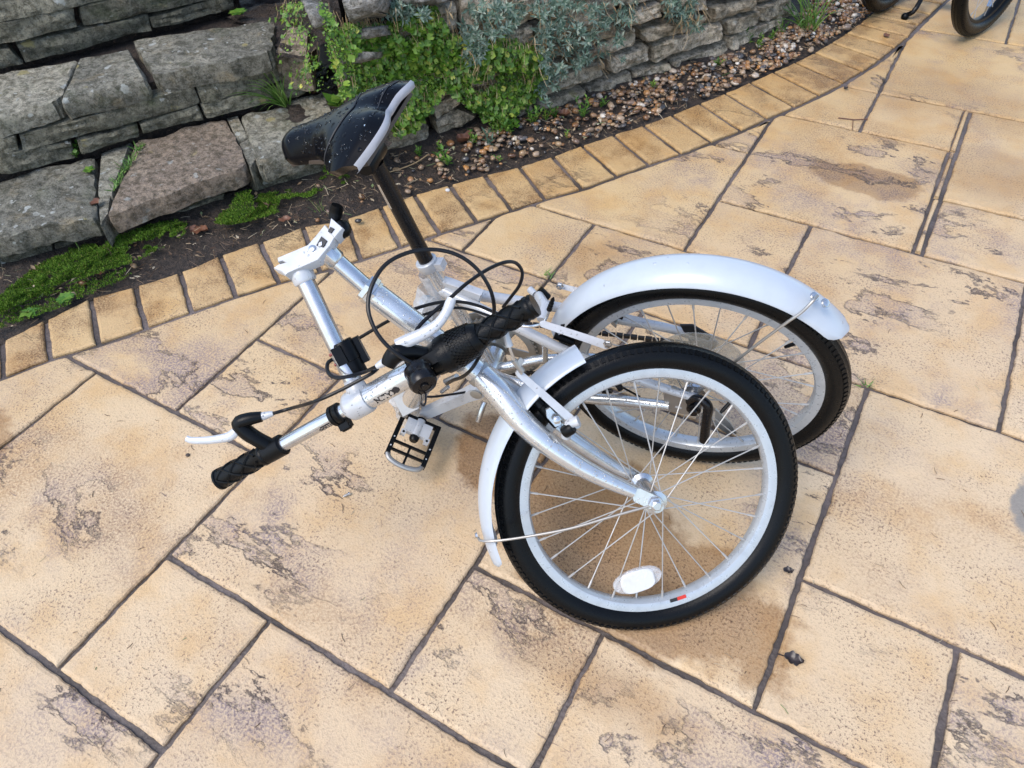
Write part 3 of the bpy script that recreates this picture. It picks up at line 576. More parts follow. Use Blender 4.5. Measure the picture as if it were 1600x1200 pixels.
# ================================================================== FOLDED BICYCLE
NF = nrm([.528, -.665, .528]); NR = nrm([.244, -.966, -.088])
CF = A3([-.175, .649, -.987]) + A3([0, 0, 1.197]) - .011*NF
CR = A3([-.191, .871, -.953]) + A3([0, 0, 1.197]) - .011*NR
def F(u, v, o=0.0): return pl(u, v, CF, NF, o)
def Q(u, v, o=0.0): return pl(u, v, CR, NR, o)
BK = thing('folding_bicycle', (-.36, .72, 0.0), 'silver folding bicycle folded in half with white mudguards, wet on the patio', 'bicycle')
def basis(n):
    a = nrm(np.cross(n, [0, 0, 1.0])); return a, np.cross(n, a)
def wheel(bike, c, n, rm=.2205, rmin=.0205, label=None, nspoke=28, ph=.06, tyre_mat='rubber', rim_mat='rim', hubw=.036, hub_r=.019):
    a, b = basis(n); circ = lambda r, w, h=0.0: c + h*n + r*(math.cos(w)*a + math.sin(w)*b)
    w = bpy.data.objects.new('wheel', None); COL.objects.link(w); w.parent = bike; ORG[w.name] = c; w.location = c-ORG[bike.name]; w.empty_display_size = .03
    if label: w['label'] = label
    prof = []
    for k in range(28):
        t = 2*math.pi*k/28; rr = rmin
        x = math.cos(t)
        if x > .45: rr = rmin*(1.0 + (.04 if k % 2 else -.035))
        prof.append((rm + rr*math.cos(t)*1.02, rr*math.sin(t)))
    m = MB(); m.ring(c, n, prof, 120)
    for k in range(132):                                             # tread blocks along both shoulders
        for s in (-1, 1):
            w0 = 2*math.pi*(k+.25*s)/132; rd = math.cos(w0)*a+math.sin(w0)*b; tg = -math.sin(w0)*a+math.cos(w0)*b
            t = .85*s; o = rd*math.cos(t)+n*math.sin(t); p = c + rd*rm + o*(rmin*1.0); q = np.cross(o, tg)
            m.box(p, tg*(.0036 if k % 2 else .0028), q*.0042, o*.0012)
    m.build('tyre', M[tyre_mat], w, ang=35)
    rp = [(.2085, .0125), (.2085, .0095), (.199, .0085), (.199, -.0085), (.2085, -.0095), (.2085, -.0125), (.196, -.0128), (.1905, -.0115), (.1875, -.0065), (.1872, 0), (.1875, .0065), (.1905, .0115), (.196, .0128)]
    part('rim', M[rim_mat], w, lambda q: q.ring(c, n, rp, 120))
    hb = MB(); hb.lathe(c, n, [(.004, -.056), (.0085, -.056), (.0085, -.047), (.012, -.046), (.012, -hubw-.003), (hub_r, -hubw-.002), (hub_r, -hubw+.002), (.012, -hubw+.006), (.0125, 0), (.012, hubw-.006), (hub_r, hubw-.002), (hub_r, hubw+.002), (.012, hubw+.003), (.012, .046), (.0085, .047), (.0085, .056), (.004, .056)], 20)
    hb.build('hub', M['silver_bare'], w)
    for k in range(nspoke):
        s = 1 if k % 2 else -1; w0 = 2*math.pi*k/nspoke+ph; hd = .75 if (k//2) % 2 else -.75
        p0 = circ(hub_r*.88, w0+hd, s*hubw); p1 = circ(.1875, w0, s*.003); d = nrm(p1-p0)
        m = MB(); m.tube([p0, p1-d*.013], .00105, 6); m.tube([p1-d*.013, p1+d*.002], .0019, 6); m.build('spoke', M['spoke'], w)
    v = circ(.1885, 3.9); d = nrm(c-v)
    part('valve', M['black'], w, lambda q: q.tube([v, v+d*.016, v+d*.022], [.0032, .0032, .0022], 8))
    return w, circ
WF, circF = wheel(BK, CF, NF, label='front wheel with white spoke reflector, leaning back')
WR, circR = wheel(BK, CR, NR, label='rear wheel under the long mudguard', ph=.15, hubw=.032, hub_r=.021)
# spoke reflector and rim sticker of the front wheel
rc = F(997, 908, .012); rx = nrm(F(1030, 898, .012)-F(964, 920, .012)); ry = np.cross(NF, rx)
def oval(c, x, y, a, b, n=20, e=2.4):
    out = []
    for i in range(n):
        t = 2*math.pi*i/n; ct, st = math.cos(t), math.sin(t)
        out.append(c + x*a*math.copysign(abs(ct)**(2/e), ct) + y*b*math.copysign(abs(st)**(2/e), st))
    return out
part('reflector', M['lens'], WF, lambda q: q.prism(oval(rc, rx, ry, .041, .021, e=2.1), -NF*.006, .002))
part('reflector_panel', M['reflector'], WF, lambda q: q.prism(oval(rc+NF*.003, rx, ry, .0285, .0195, e=3.0), -NF*.006, .002))
def rim_sticker(a0, a1, mat):
    P = []
    n_ = 6
    for r_ in (.1945, .1885):
        ws = np.linspace(a0, a1, n_) if r_ > .19 else np.linspace(a1, a0, n_)
        P += [circF(r_, w, .0129+(.0005 if r_ < .19 else .0008)) for w in ws]
    part('sticker', mat, WF, lambda q: q.prism(P, NF*-.0006))
def angF(u, v):
    a, b = basis(NF); p = F(u, v, .0125)-CF; return math.atan2(p@b, p@a)
def angR(u, v):
    a, b = basis(NR); p = Q(u, v)-CR; return math.atan2(p@b, p@a)
s0, s1, s2 = angF(1046, 934), angF(1057, 931), angF(1070, 926)
rim_sticker(s0, s1, M['print']); rim_sticker(s1, s2, M['red'])

# mudguards
def fender(c, n, a0, amid, a1, R=.2655, hw=.036, tip=None, name='mudguard', label=None, sag=.016, taper0=0.0, taper1=0.0, ns=60):
    a, b = basis(n)
    def unw(x, ref):
        while x-ref > math.pi: x -= 2*math.pi
        while x-ref < -math.pi: x += 2*math.pi
        return x
    a0, a1 = unw(a0, amid), unw(a1, amid); m = MB(); nq = 12
    for lay in (0, 1):
        for i in range(ns+1):
            t = i/ns; w = a0+(a1-a0)*t; L = abs(a1-a0)*R; e0, e1 = t*L, (1-t)*L
            k = 1.0
            for e, tp in ((e0, taper0), (e1, taper1)):
                if tp and e < tp: k = min(k, math.sqrt(max(.02, 1-(1-e/tp)**2)))
            for j in range(nq+1):
                q = -1+2*j/nq; r_ = R - sag*abs(q*k)**2.4 - lay*.0014; m.v.append(tuple(c + n*hw*q*k + r_*(math.cos(w)*a+math.sin(w)*b)))
    N = (ns+1)*(nq+1); id_ = lambda l, i, j: l*N+i*(nq+1)+j
    for l in (0, 1): m.f += [(id_(l, i, j), id_(l, i+1, j), id_(l, i+1, j+1), id_(l, i, j+1)) for i in range(ns) for j in range(nq)]
    for i in range(ns): m.f += [(id_(0, i, 0), id_(1, i, 0), id_(1, i+1, 0), id_(0, i+1, 0)), (id_(0, i, nq), id_(0, i+1, nq), id_(1, i+1, nq), id_(1, i, nq))]
    for j in range(nq): m.f += [(id_(0, 0, j), id_(0, 0, j+1), id_(1, 0, j+1), id_(1, 0, j)), (id_(0, ns, j), id_(1, ns, j), id_(1, ns, j+1), id_(0, ns, j+1))]
    return m.build(name, M['fender'], BK, ang=60, label=label)
FG = fender(CF, NF, angF(905, 549), angF(748, 740), angF(776, 884), R=.267, hw=.040, taper1=.018, label='short white mudguard of the front wheel')
RG = fender(CR, NR, angR(868, 503), angR(1090, 420), angR(1330, 512), R=.266, hw=.036, taper1=.035, label='long white mudguard of the rear wheel')
def bolt(c, ax, r, h, mat, parent, name='bolt', hexa=True):
    ax = nrm(ax); m = MB(); m.lathe(c, ax, [(r*1.25, 0), (r*1.25, h*.25), (r, h*.3), (r, h*.85), (r*.75, h)], 6 if not hexa else 12); return m.build(name, mat, parent)
part('mudguard_stay', M['steel_dull'], BK, lambda q: q.tube(spline([F(1014, 791, .056), F(960, 806, .056), F(890, 826, .055), F(820, 839, .05), F(775, 845, .045), F(752, 845, .034), F(747, 840, .022)], 5), .0021, 8))
part('mudguard_stay', M['steel_dull'], BK, lambda q: q.tube(spline([Q(1092, 612, .05), Q(1160, 556, .05), Q(1225, 507, .046), Q(1252, 488, .040), Q(1270, 470, .030), Q(1277, 462, .018)], 5), .0024, 8))
for u, v, o in ((1272, 464, .014), (1289, 474, .018)):
    p = Q(u, v, o); bolt(p, nrm(p-CR-NR*.02)*.8+NR*.3, .0058, .004, M['silver_bare'], RG)
p = F(746, 836, .022); bolt(p, nrm(p-CF), .004, .004, M['silver_bare'], FG)

# fork
def path(fn, pts, n=6): return spline([fn(*p) for p in pts], n)
def fork_blade(pts, rad):
    part('fork_blade', M['silver_paint'], BK, lambda q: q.tube(path(F, pts), interp(rad, 6), 16))
fork_blade([(752, 585, .004), (783, 618, .020), (818, 660, .036), (856, 694, .046), (904, 727, .051), (950, 751, .054), (990, 769, .056)], [.018, .0195, .0185, .0165, .0145, .0125, .0095])
fork_blade([(752, 585, -.004), (786, 606, -.020), (826, 636, -.036), (868, 668, -.046), (920, 704, -.050), (962, 731, -.052), (988, 744, -.054)], [.018, .019, .017, .015, .013, .0115, .009])
def plate(name, pts, th, mat, fn, parent=BK, bev=.0008):
    P = [fn(*p) for p in pts]; nn = np.cross(P[1]-P[0], P[2]-P[1]); nn = nrm(nn); nn = nn if nn@(CAM-P[0]) > 0 else -nn
    return part(name, mat, parent, lambda q: q.prism(P, -nn*th, bev))
plate('dropout', [(984, 764, .056), (1000, 763, .056), (1032, 778, .056), (1038, 786, .056), (1028, 796, .056), (1016, 796, .056), (990, 784, .056)], .004, M['silver_paint'], F)
plate('dropout', [(976, 737, -.050), (990, 732, -.050), (1006, 742, -.050), (1003, 754, -.050), (990, 754, -.050)], .004, M['silver_paint'], F)
bolt(F(1024, 787, .057), NF, .0085, .011, M['silver_bare'], BK, 'axle_nut', False)
# head tube, headset, quill
P0, P1 = F(573, 450), F(755, 588); hd = nrm(P1-P0)
head = part('head_tube', M['silver_paint'], BK, lambda q: q.tube([P0+hd*.014, P0+hd*.02, P1-hd*.012, P1], [.0172, .0178, .0182, .0182], 24))
part('headset_nut', M['silver_bare'], BK, lambda q: (q.lathe(P0-hd*.004, hd, [(.0195, 0), (.0195, .007)], 6), q.lathe(P0+hd*.004, hd, [(.0205, 0), (.0205, .006), (.0185, .007), (.0185, .011)], 8)))
part('crown_race', M['steel_dull'], BK, lambda q: q.lathe(P1-hd*.012, hd, [(.0198, 0), (.0206, .003), (.0206, .009), (.0195, .012)], 24))
QT = F(512, 397)
part('stem_quill', M['silver_bare'], BK, lambda q: (q.tube([QT+hd*.012, P0], .0122, 18), q.lathe(QT-hd*.006, hd, [(.0125, 0), (.0150, .002), (.0150, .020), (.0125, .024)], 8)))
hs = (P0*.36+P1*.64)
def band(q, p, ax, r, a0, a1, l, n=10):
    ax = nrm(ax); x = nrm(CAM-p - ((CAM-p)@ax)*ax); y = np.cross(ax, x)
    q.add([p + ax*s*l/2 + (r+d)*(math.cos(w)*x+math.sin(w)*y) for w in np.linspace(a0, a1, n) for s in (-1, 1) for d in (0,)], [(2*i, 2*i+1, 2*i+3, 2*i+2) for i in range(n-1)])
part('sticker', M['blue'], head, lambda q: band(q, hs+hd*.004, hd, .0188, -1.5, .3, .024))
part('sticker', M['reflector'], head, lambda q: band(q, hs+hd*.004, hd, .0190, -.9, -.5, .010))
# stem hinge
hp = F(478, 398); hn = nrm([.10, -.42, .88])
def hpl(u, v, o=0.0): return pl(u, v, hp+hn*.012, hn, o)
hinge = plate('stem_hinge', [(433, 403), (482, 382), (496, 366), (508, 351), (523, 370), (516, 383), (505, 396), (497, 406), (449, 427), (446, 430), (439, 424), (427, 419), (434, 414), (447, 411), (441, 407), (434, 409)], .017, M['white_alloy'], hpl, bev=.0012)
plate('hinge_slot', [(502, 369), (511, 376), (505, 386), (494, 383)], .003, M['print'], lambda u, v: hpl(u, v, .0018), hinge, .0002)
plate('hinge_catch', [(498, 379), (503, 377), (503, 383), (497, 385)], .003, M['silver_bare'], lambda u, v: hpl(u, v, .0032), hinge, .0002)
bolt(hpl(489, 390, -.001), hn, .0050, .005, M['silver_bare'], hinge, 'bolt', True)
plate('hinge_latch', [(517, 340), (536, 356), (523, 371), (512, 362)], .020, M['white_alloy'], lambda u, v: hpl(u, v, .004), hinge, .0012)
plate('latch_block', [(516, 354), (522, 357), (517, 364), (512, 361)], .004, M['print'], lambda u, v: hpl(u, v, .006), hinge, .0003)
part('hinge_lever', M['black'], BK, lambda q: (q.tube(spline([hpl(522, 345, -.012), hpl(525, 332, -.006), hpl(527, 321, .004)], 4), interp([.008, .0095, .0085], 4), 10, flat=(RV, .5)), q.tube(spline([hpl(529, 350, -.012), hpl(537, 350, -.008), hpl(540, 361, -.008), hpl(533, 370, -.012)], 4), interp([.006, .009, .009, .006], 4), 10, flat=(RV, .6))))
# folded-down stem and handlebar
BA, BB_ = A3([-.741, .320, .281]), A3([-.357, .6225, .5525]); bd = nrm(BB_-BA); BL = np.linalg.norm(BB_-BA)
def BAR(t): return BA+(BB_-BA)*t
bcam = -DV; bside = nrm(np.cross(bd, bcam)); bup = np.cross(bside, bd)
def bart(u):                                                     # position along the bar seen at image column u
    ts = np.linspace(-.05, 1.05, 441); us = [800+FPX*((BAR(t)-CAM)@RV)/((BAR(t)-CAM)@DV) for t in ts]; return float(np.interp(u, us, ts))
MT = BAR(bart(566)); ST = hpl(470, 424, -.02)
sd_ = nrm(MT-ST)
part('stem_tube', M['silver_bare'], BK, lambda q: q.tube([ST, MT-sd_*.005], .0128, 20))
part('stem_collar', M['white_alloy'], BK, lambda q: q.lathe(ST-sd_*.004, sd_, [(.0155, 0), (.0165, .003), (.0165, .018), (.0145, .021)], 18))
s1_ = ST+sd_*(np.linalg.norm(MT-ST)*.60); s2_ = MT-sd_*.012
sc1 = atd(535, 540, s1_); sc2 = atd(563, 592, s2_, -.004)
cdv = nrm(sc2-sc1)
clampo = part('stem_clamp', M['black'], BK, lambda q: (q.lathe(sc1-cdv*.006, cdv, [(.0150, 0), (.0165, .004), (.0165, .029), (.0155, .030), (.0155, .052)], 18)))
x_ = nrm(np.cross(cdv, bcam)); y_ = np.cross(x_, cdv)
part('clamp_bracket', M['black'], clampo, lambda q: (q.box(sc1+cdv*.010-x_*.0+y_*.015+x_*.007, cdv*.013, x_*.007, y_*.006), q.box(sc1+cdv*.016-x_*.018-y_*.006, cdv*.019, x_*.006, y_*.008)))
for k in (.004, .019): part('screw', M['redcap'], clampo, lambda q: q.lathe(sc1+cdv*k+x_*.014+y_*.008, x_, [(.0022, 0), (.0022, .007)], 8))
part('handlebar', M['silver_bare'], BK, lambda q: q.tube([BAR(.0), BAR(bart(560))], .0108, 20))
part('handlebar_sleeve', M['silver_paint'], BK, lambda q: q.tube([BAR(bart(574)), BAR(bart(700))], .0172, 24))
part('bar_clamp', M['white_alloy'], BK, lambda q: (q.lathe(BAR(bart(541)), bd, [(.0135, 0), (.0195, .006), (.0212, .010), (.0212, .036), (.0195, .040)], 24), q.tube([MT-sd_*.035, MT-sd_*.012], [.0125, .0165], 16)))
tr_ = bart(519); rg = part('clamp_ring', M['black'], BK, lambda q: (q.lathe(BAR(tr_), bd, [(.0135, 0), (.0155, .002), (.0155, .007), (.0140, .008), (.0155, .010), (.0155, .016), (.0135, .018)], 20), q.box(BAR(tr_)+bd*.011+bside*.016-bup*.004, bd*.008, bside*.008, bup*.007), q.lathe(BAR(tr_)+bd*.002+bside*.021-bup*.004, bd, [(.004, 0), (.006, .002), (.006, .014), (.004, .018)], 12)))
def grip(t0, t1, name, seed):
    L = (t1-t0)*BL; m = MB(); m.lathe(BAR(t0), bd, [(.0150, 0), (.0168, .0015), (.0168, .0045), (.0148, .006), (.0146, L*.5), (.0148, L-.014), (.0160, L-.012), (.0160, L-.008), (.0150, L-.006), (.0160, L-.004), (.0150, L)], 24)
    for s in (1, -1):
        for k in range(4):
            m.tube([BAR(t0)+bd*(.007+(L-.024)*i/26) + .0149*(math.cos(k*math.pi/2+s*i/26*4.4)*bside+math.sin(k*math.pi/2+s*i/26*4.4)*bup) for i in range(27)], .0019, 5)
    return m.build(name, M['rubber'], BK, ang=45)
grip(0.0, .182, 'grip', 1)
tg0 = bart(742); g2 = grip(tg0, 1.0, 'grip', 2); g2['label'] = 'right handlebar grip beside the twist shifter'
# twist shifter
ta, tb = bart(678), bart(752); Ls = (tb-ta)*BL
def shifter(q):
    q.lathe(BAR(ta), bd, [(.017, 0), (.0225, .002), (.0235, .010), (.0240, .014), (.0262, .015), (.0268, .028), (.0255, .030), (.0252, .033), (.0235, Ls*.78), (.0205, Ls*.9), (.0185, Ls-.002), (.016, Ls)], 28)
    for i in range(8):
        for j in range(26):
            w = 2*math.pi*(j+.5*(i % 2))/26; h = .036+i*(Ls-.046)/8; r = .0252-.0052*(h-.033)/(Ls-.036); o = math.cos(w)*bside+math.sin(w)*bup
            q.box(BAR(ta)+bd*h+o*r, bd*.0021, np.cross(bd, o)*.0020, o*.0020)
part('twist_shifter', M['rubber'], BK, shifter)
# brake levers
def lever_set(body, body_r, blade, blade_r, fer, clamp_t, clamp_l, near=.012):
    P = [atd(u, v, BAR(t), near+d) for u, v, t, d in body]
    m = MB(); m.tube(spline(P, 4), interp(body_r, 4), 14); m.lathe(BAR(clamp_t), bd, [(.0138, 0), (.0162, .002), (.0162, clamp_l), (.0138, clamp_l+.002)], 20); br = m.build('brake_lever_body', M['black'], BK)
    B = [atd(u, v, BAR(t), near+d) for u, v, t, d in blade]
    m = MB(); m.tube(spline(B, 5), interp(blade_r, 5), 12, flat=(bside, .62)); m.build('brake_lever', M['white_alloy'], BK)
    A, Bf = [atd(u, v, BAR(t), near+d) for u, v, t, d in fer]; e = nrm(Bf-A)
    m = MB(); l = np.linalg.norm(Bf-A); m.lathe(A, e, [(.0058, 0), (.0062, l*.2), (.0052, l*.55), (.0052, l*.6), (.0036, l)], 12); m.build('cable_ferrule', M['white_alloy'], br); return br, Bf
tc = bart(432)
lb, lf = lever_set([(409, 651, tc, .006), (388, 655, tc, .008), (373, 662, tc, .006), (385, 675, tc, .0), (402, 686, tc, -.004), (422, 697, tc, -.012)], [.0078, .0098, .0105, .0118, .0112, .0118],
          [(374, 667, tc, .004), (362, 680, tc, .004), (346, 685, tc, .004), (322, 688, tc, .004), (300, 688, tc, .004), (291, 685, tc, .004)], [.0062, .0070, .0062, .0056, .0050, .0046], [(408, 651, tc, .006), (427, 646, tc, .006)], bart(418), .030)
tq = bart(668)
rb, rf = lever_set([(606, 571, tq, .012), (612, 560, tq, .014), (622, 551, tq, .016), (640, 550, tq, .012), (658, 552, tq, .006), (676, 556, tq, -.002)], [.0100, .0120, .0130, .0110, .0100, .0112],
          [(620, 540, tq, .018), (638, 532, tq, .020), (660, 522, tq, .022), (682, 508, tq, .024), (696, 490, tq, .024), (703, 474, tq, .022), (706, 466, tq, .022)], [.0085, .0090, .0082, .0070, .0064, .0068, .0058], [(604, 564, tq, .012), (588, 573, tq, .010)], bart(658), .016)
lb['label'] = 'left brake lever body by the lower grip'
# bell and its bracket
b0 = atd(652, 577, BAR(tq), .026); b1 = atd(664, 604, BAR(tq), .044); be = nrm(b1-b0); bl = np.linalg.norm(b1-b0)
part('bell_bracket', M['black'], BK, lambda q: (q.box(atd(672, 562, BAR(tq), .022), bd*.021, bside*.008, bup*.007), q.box(atd(690, 572, BAR(tq), .012), bd*.012, bside*.009, bup*.008), q.box(atd(645, 566, BAR(tq), .016), bd*.008, bside*.006, bup*.006)))
bell = part('bell', M['blackpaint'], BK, lambda q: q.lathe(b0, be, [(.012, -.002), (.0185, 0), (.0190, .004), (.0180, .005), (.0180, bl*.45), (.0190, bl*.5), (.0190, bl*.8), (.0165, bl*.95), (.0095, bl), (.0090, bl-.001), (.0060, bl-.001), (.0055, bl+.002)], 24))
part('bell_loop', M['blackpaint'], bell, lambda q: q.tube(spline([atd(658, 612, BAR(tq), .03), atd(657, 628, BAR(tq), .032), atd(661, 634, BAR(tq), .032), atd(665, 628, BAR(tq), .032), atd(665, 612, BAR(tq), .03)], 5), .0014, 6))
# lettering printed on the bar
def lettering(txt, size, p0, px, r, mat, parent, roll, flipped, bold=.0):
    cu = bpy.data.curves.new('lettering', 'FONT'); cu.body = txt; cu.size = size; cu.offset = bold; cu.align_x = 'CENTER'; cu.align_y = 'CENTER'
    o = bpy.data.objects.new('lettering', cu); COL.objects.link(o); dg = bpy.context.evaluated_depsgraph_get()
    me = bpy.data.meshes.new_from_object(o.evaluated_get(dg)); COL.objects.unlink(o); bpy.data.objects.remove(o)
    ax = nrm(px); x = nrm(CAM-p0-((CAM-p0)@ax)*ax); y = np.cross(x, ax); m = MB(); sg = -1 if flipped else 1
    for v in me.vertices:
        w = roll + sg*v.co.y/r; m.v.append(tuple(p0 + ax*sg*v.co.x + (r+.0003)*(math.cos(w)*x+math.sin(w)*y)))
    m.f = [tuple(p.vertices) for p in me.polygons]; return m.build('lettering', mat, parent, ang=0)
slv = [o for o in BK.children if o.name.startswith('handlebar_sleeve')][0]; hbr = [o for o in BK.children if o.name == 'handlebar'][0]
lettering('KALIN', .013, BAR(bart(603)), bd, .0172, M['print'], slv, -.62, True, .0006)
e0 = BAR(bart(619)); xx_ = nrm(CAM-e0-((CAM-e0)@bd)*bd); yy_ = np.cross(xx_, bd)
def emblem(q):
    P = []
    for i in range(16):
        t = 2*math.pi*i/16; w = -.6+.0052*math.sin(t)/.0172; P.append(e0+bd*.0058*math.cos(t)+.01755*(math.cos(w)*xx_+math.sin(w)*yy_))
    q.add(P, [tuple(range(16))])
part('emblem', M['print'], slv, emblem)
pL = BAR(bart(509)); xx_ = nrm(CAM-pL-((CAM-pL)@bd)*bd)
part('emblem', M['print'], hbr, lambda q: q.add([pL+bd*s*.0085+.01095*(math.cos(w)*xx_+math.sin(w)*np.cross(xx_, bd)) for s in (-1, 1) for w in (-.62, -.42)], [(0, 1, 3, 2)]))
lettering('DOLLIN', .0075, pL+bd*.001, bd, .0108, M['print'], hbr, -.98, False, .0003)

# rear half of the frame
ST0, BBc = Q(667, 410), Q(766, 572); sv = nrm(BBc-ST0)
part('seat_tube', M['silver_paint'], BK, lambda q: q.tube([ST0+sv*.004, BBc], .0150, 22))
part('seat_clamp', M['white_alloy'], BK, lambda q: (q.lathe(ST0-sv*.006, sv, [(.0165, 0), (.0185, .002), (.0185, .016), (.0165, .019)], 22), q.box(ST0+sv*.004+nrm(Q(690, 410)-Q(667, 410))*.021, nrm(Q(690, 410)-Q(667, 410))*.008, NR*.009, sv*.007)))
pt = Q(587, 256)
post = part('seat_post', M['blackpaint'], BK, lambda q: q.tube([pt, ST0+sv*.01], .0126, 22))
part('label', M['silver_bare'], post, lambda q: band(q, pt+(ST0-pt)*.26, ST0-pt, .0128, .85, 1.55, .045))
part('bottom_bracket', M['silver_paint'], BK, lambda q: q.lathe(BBc-NR*.035, NR, [(.018, 0), (.0205, .002), (.0205, .068), (.018, .070), (.010, .071), (.008, .085)], 22))
part('seat_stay', M['white_alloy'], BK, lambda q: q.tube(path(Q, [(686, 450, .004), (745, 480, .020), (810, 512, .040), (885, 549, .052), (981, 587, .055), (1040, 607, .058), (1086, 622, .062)]), interp([.011, .0095, .0092, .0090, .0088, .0075, .0065], 6), 14))
part('seat_stay', M['white_alloy'], BK, lambda q: q.tube(path(Q, [(686, 448, -.004), (760, 463, -.022), (860, 478, -.044), (975, 500, -.052), (1045, 513, -.055), (1108, 532, -.060)]), interp([.012, .010, .0092, .009, .008, .0065], 6), 14))
part('stay_gusset', M['white_alloy'], BK, lambda q: q.prism([Q(684, 438, .008), Q(700, 443, .008), Q(752, 462, .012), Q(748, 478, .012), Q(700, 466, .008), Q(690, 458, .008)], -NR*.014, .002))
part('stay_bridge', M['white_alloy'], BK, lambda q: q.tube([Q(800, 508, .036), Q(815, 474, -.03)], .007, 12))
part('chain_stay', M['silver_paint'], BK, lambda q: q.tube(path(Q, [(778, 590, .022), (840, 606, .038), (905, 620, .052), (980, 627, .056), (1046, 634, .060)]), interp([.011, .0105, .0102, .010, .0085], 6), 14))
part('chain_stay', M['silver_paint'], BK, lambda q: q.tube(path(Q, [(775, 576, -.004), (812, 568, -.012), (850, 561, -.022), (940, 560, -.045), (1085, 575, -.060)]), interp([.0095, .009, .009, .009, .0075], 6), 14))
part('frame_strut', M['silver_paint'], BK, lambda q: q.tube([Q(851, 528, .046), Q(852, 563, -.018)], .0055, 10))
plate('rear_dropout', [(1036, 612, .060), (1052, 605, .060), (1084, 620, .060), (1098, 634, .060), (1092, 646, .060), (1072, 648, .060), (1040, 642, .060)], .004, M['steel_dull'], Q)
for u, v in ((1052, 614), (1060, 637)): part('dropout_slot', M['white_alloy'], BK, lambda q: q.prism(oval(Q(u, v, .0606), nrm(Q(u+9, v+2, .06)-Q(u, v, .06)), nrm(np.cross(NR, Q(u+9, v+2, .06)-Q(u, v, .06))), .006, .0028, 10), -NR*.0008))
plate('rear_dropout', [(1072, 524, -.056), (1100, 522, -.056), (1122, 536, -.056), (1116, 548, -.056), (1078, 540, -.056)], .004, M['steel_dull'], Q)
part('axle_guard', M['blackpaint'], BK, lambda q: (q.tube(spline([Q(1076, 628, .066), Q(1090, 622, .070), Q(1106, 634, .076), Q(1104, 655, .080), Q(1100, 688, .084)], 5), interp([.006, .0065, .0080, .0082, .0082], 5), 14), q.lathe(Q(1085, 633, .062), NR, [(.012, 0), (.012, .010), (.007, .011), (.007, .018)], 12)))
part('spoke_guard', M['disc'], BK, lambda q: q.ring(CR-NR*.034, NR, [(.078, .001), (.078, -.001), (.024, -.001), (.024, .001)], 48))
part('sprocket', M['steel_dull'], BK, lambda q: (q.ring(CR-NR*.040, NR, [(.036, .001), (.036, -.001), (.012, -.001), (.012, .001)], 36), q.ring(CR-NR*.046, NR, [(.030, .001), (.030, -.001), (.012, -.001), (.012, .001)], 36), q.ring(CR-NR*.052, NR, [(.024, .001), (.024, -.001), (.012, -.001), (.012, .001)], 30)))
plate('derailleur', [(1118, 640, -.03), (1140, 660, -.03), (1152, 678, -.03), (1138, 680, -.03), (1116, 664, -.03)], .004, M['steel_dull'], Q)
# chainring, chain, cranks and pedal
def chainwheel(q):
    q.ring(BBc-NR*.046, NR, [(.078, .0015), (.078, -.0015), (.064, -.0015), (.064, .0015)], 56)
    a, b = basis(NR)
    for k in range(5):
        w = 2*math.pi*k/5+.5; o = math.cos(w)*a+math.sin(w)*b; t = np.cross(NR, o); q.box(BBc-NR*.046+o*.040, o*.027, t*.011, NR*.0014)
    q.lathe(BBc-NR*.052, NR, [(.022, 0), (.022, .012)], 20)
    for k in range(44):
        w = 2*math.pi*k/44; o = math.cos(w)*a+math.sin(w)*b; q.box(BBc-NR*.046+o*.0795, o*.0026, np.cross(NR, o)*.0022, NR*.0008)
part('chainring', M['chainring'], BK, chainwheel)
part('chain_guard', M['chainring'], BK, lambda q: q.ring(BBc-NR*.054, NR, [(.091, .0012), (.091, -.0012), (.072, -.0012), (.072, .0012)], 56))
def chain(q):
    a = nrm(CR-BBc); b = nrm(np.cross(NR, a)); o = -.047*NR
    for s, r0, r1 in ((1, .079, .034), (-1, .079, .034)):
        A, B = BBc+o+b*s*r0, CR-NR*.046+b*s*r1; L = int(np.linalg.norm(B-A)/.0127); d = nrm(B-A)
        for i in range(L): q.box(A+d*(.0127*i+.006), d*.0055, np.cross(NR, d)*.0038, NR*(.0034 if i % 2 else .0022))
part('chain', M['chain'], BK, chain)['kind'] = 'stuff'
c0, c1 = Q(744, 616, .070), Q(662, 651, .078); ce = nrm(c1-c0); cn = np.cross(NR, ce)
crk = part('crank', M['white_alloy'], BK, lambda q: q.prism([c0-ce*.016+cn*.006, c0-ce*.010+cn*.014, c0+cn*.015, c0+ce*.030+cn*.0118, c1-ce*.012+cn*.0108, c1+ce*.004+cn*.0105, c1+ce*.011+cn*.005, c1+ce*.011-cn*.006, c1+ce*.003-cn*.011, c1-ce*.015-cn*.0105, c0+ce*.026-cn*.0125, c0-cn*.015, c0-ce*.012-cn*.012, c0-ce*.016-cn*.004], -NR*.017, .003))
part('crank_cap', M['chainring'], crk, lambda q: q.lathe(c0+NR*.0, NR, [(.0115, 0), (.0115, .002), (.009, .0028)], 20))
part('crank', M['chainring'], BK, lambda q: q.tube([BBc-NR*.062, BBc-NR*.064+nrm(Q(815, 530)-BBc)*.12], [.012, .009], 12))
part('kickstand', M['silver_bare'], BK, lambda q: q.tube([Q(757, 628, .034), Q(752, 642, .048), Q(747, 658, .058)], [.0062, .0058, .0052], 12))
pw = nrm(Q(690, 670, .09)-Q(632, 645, .09)); po = c1+NR*.010+ce*.002; pn = nrm(np.cross(pw, NR)); pn = pn if pn[2] > 0 else -pn
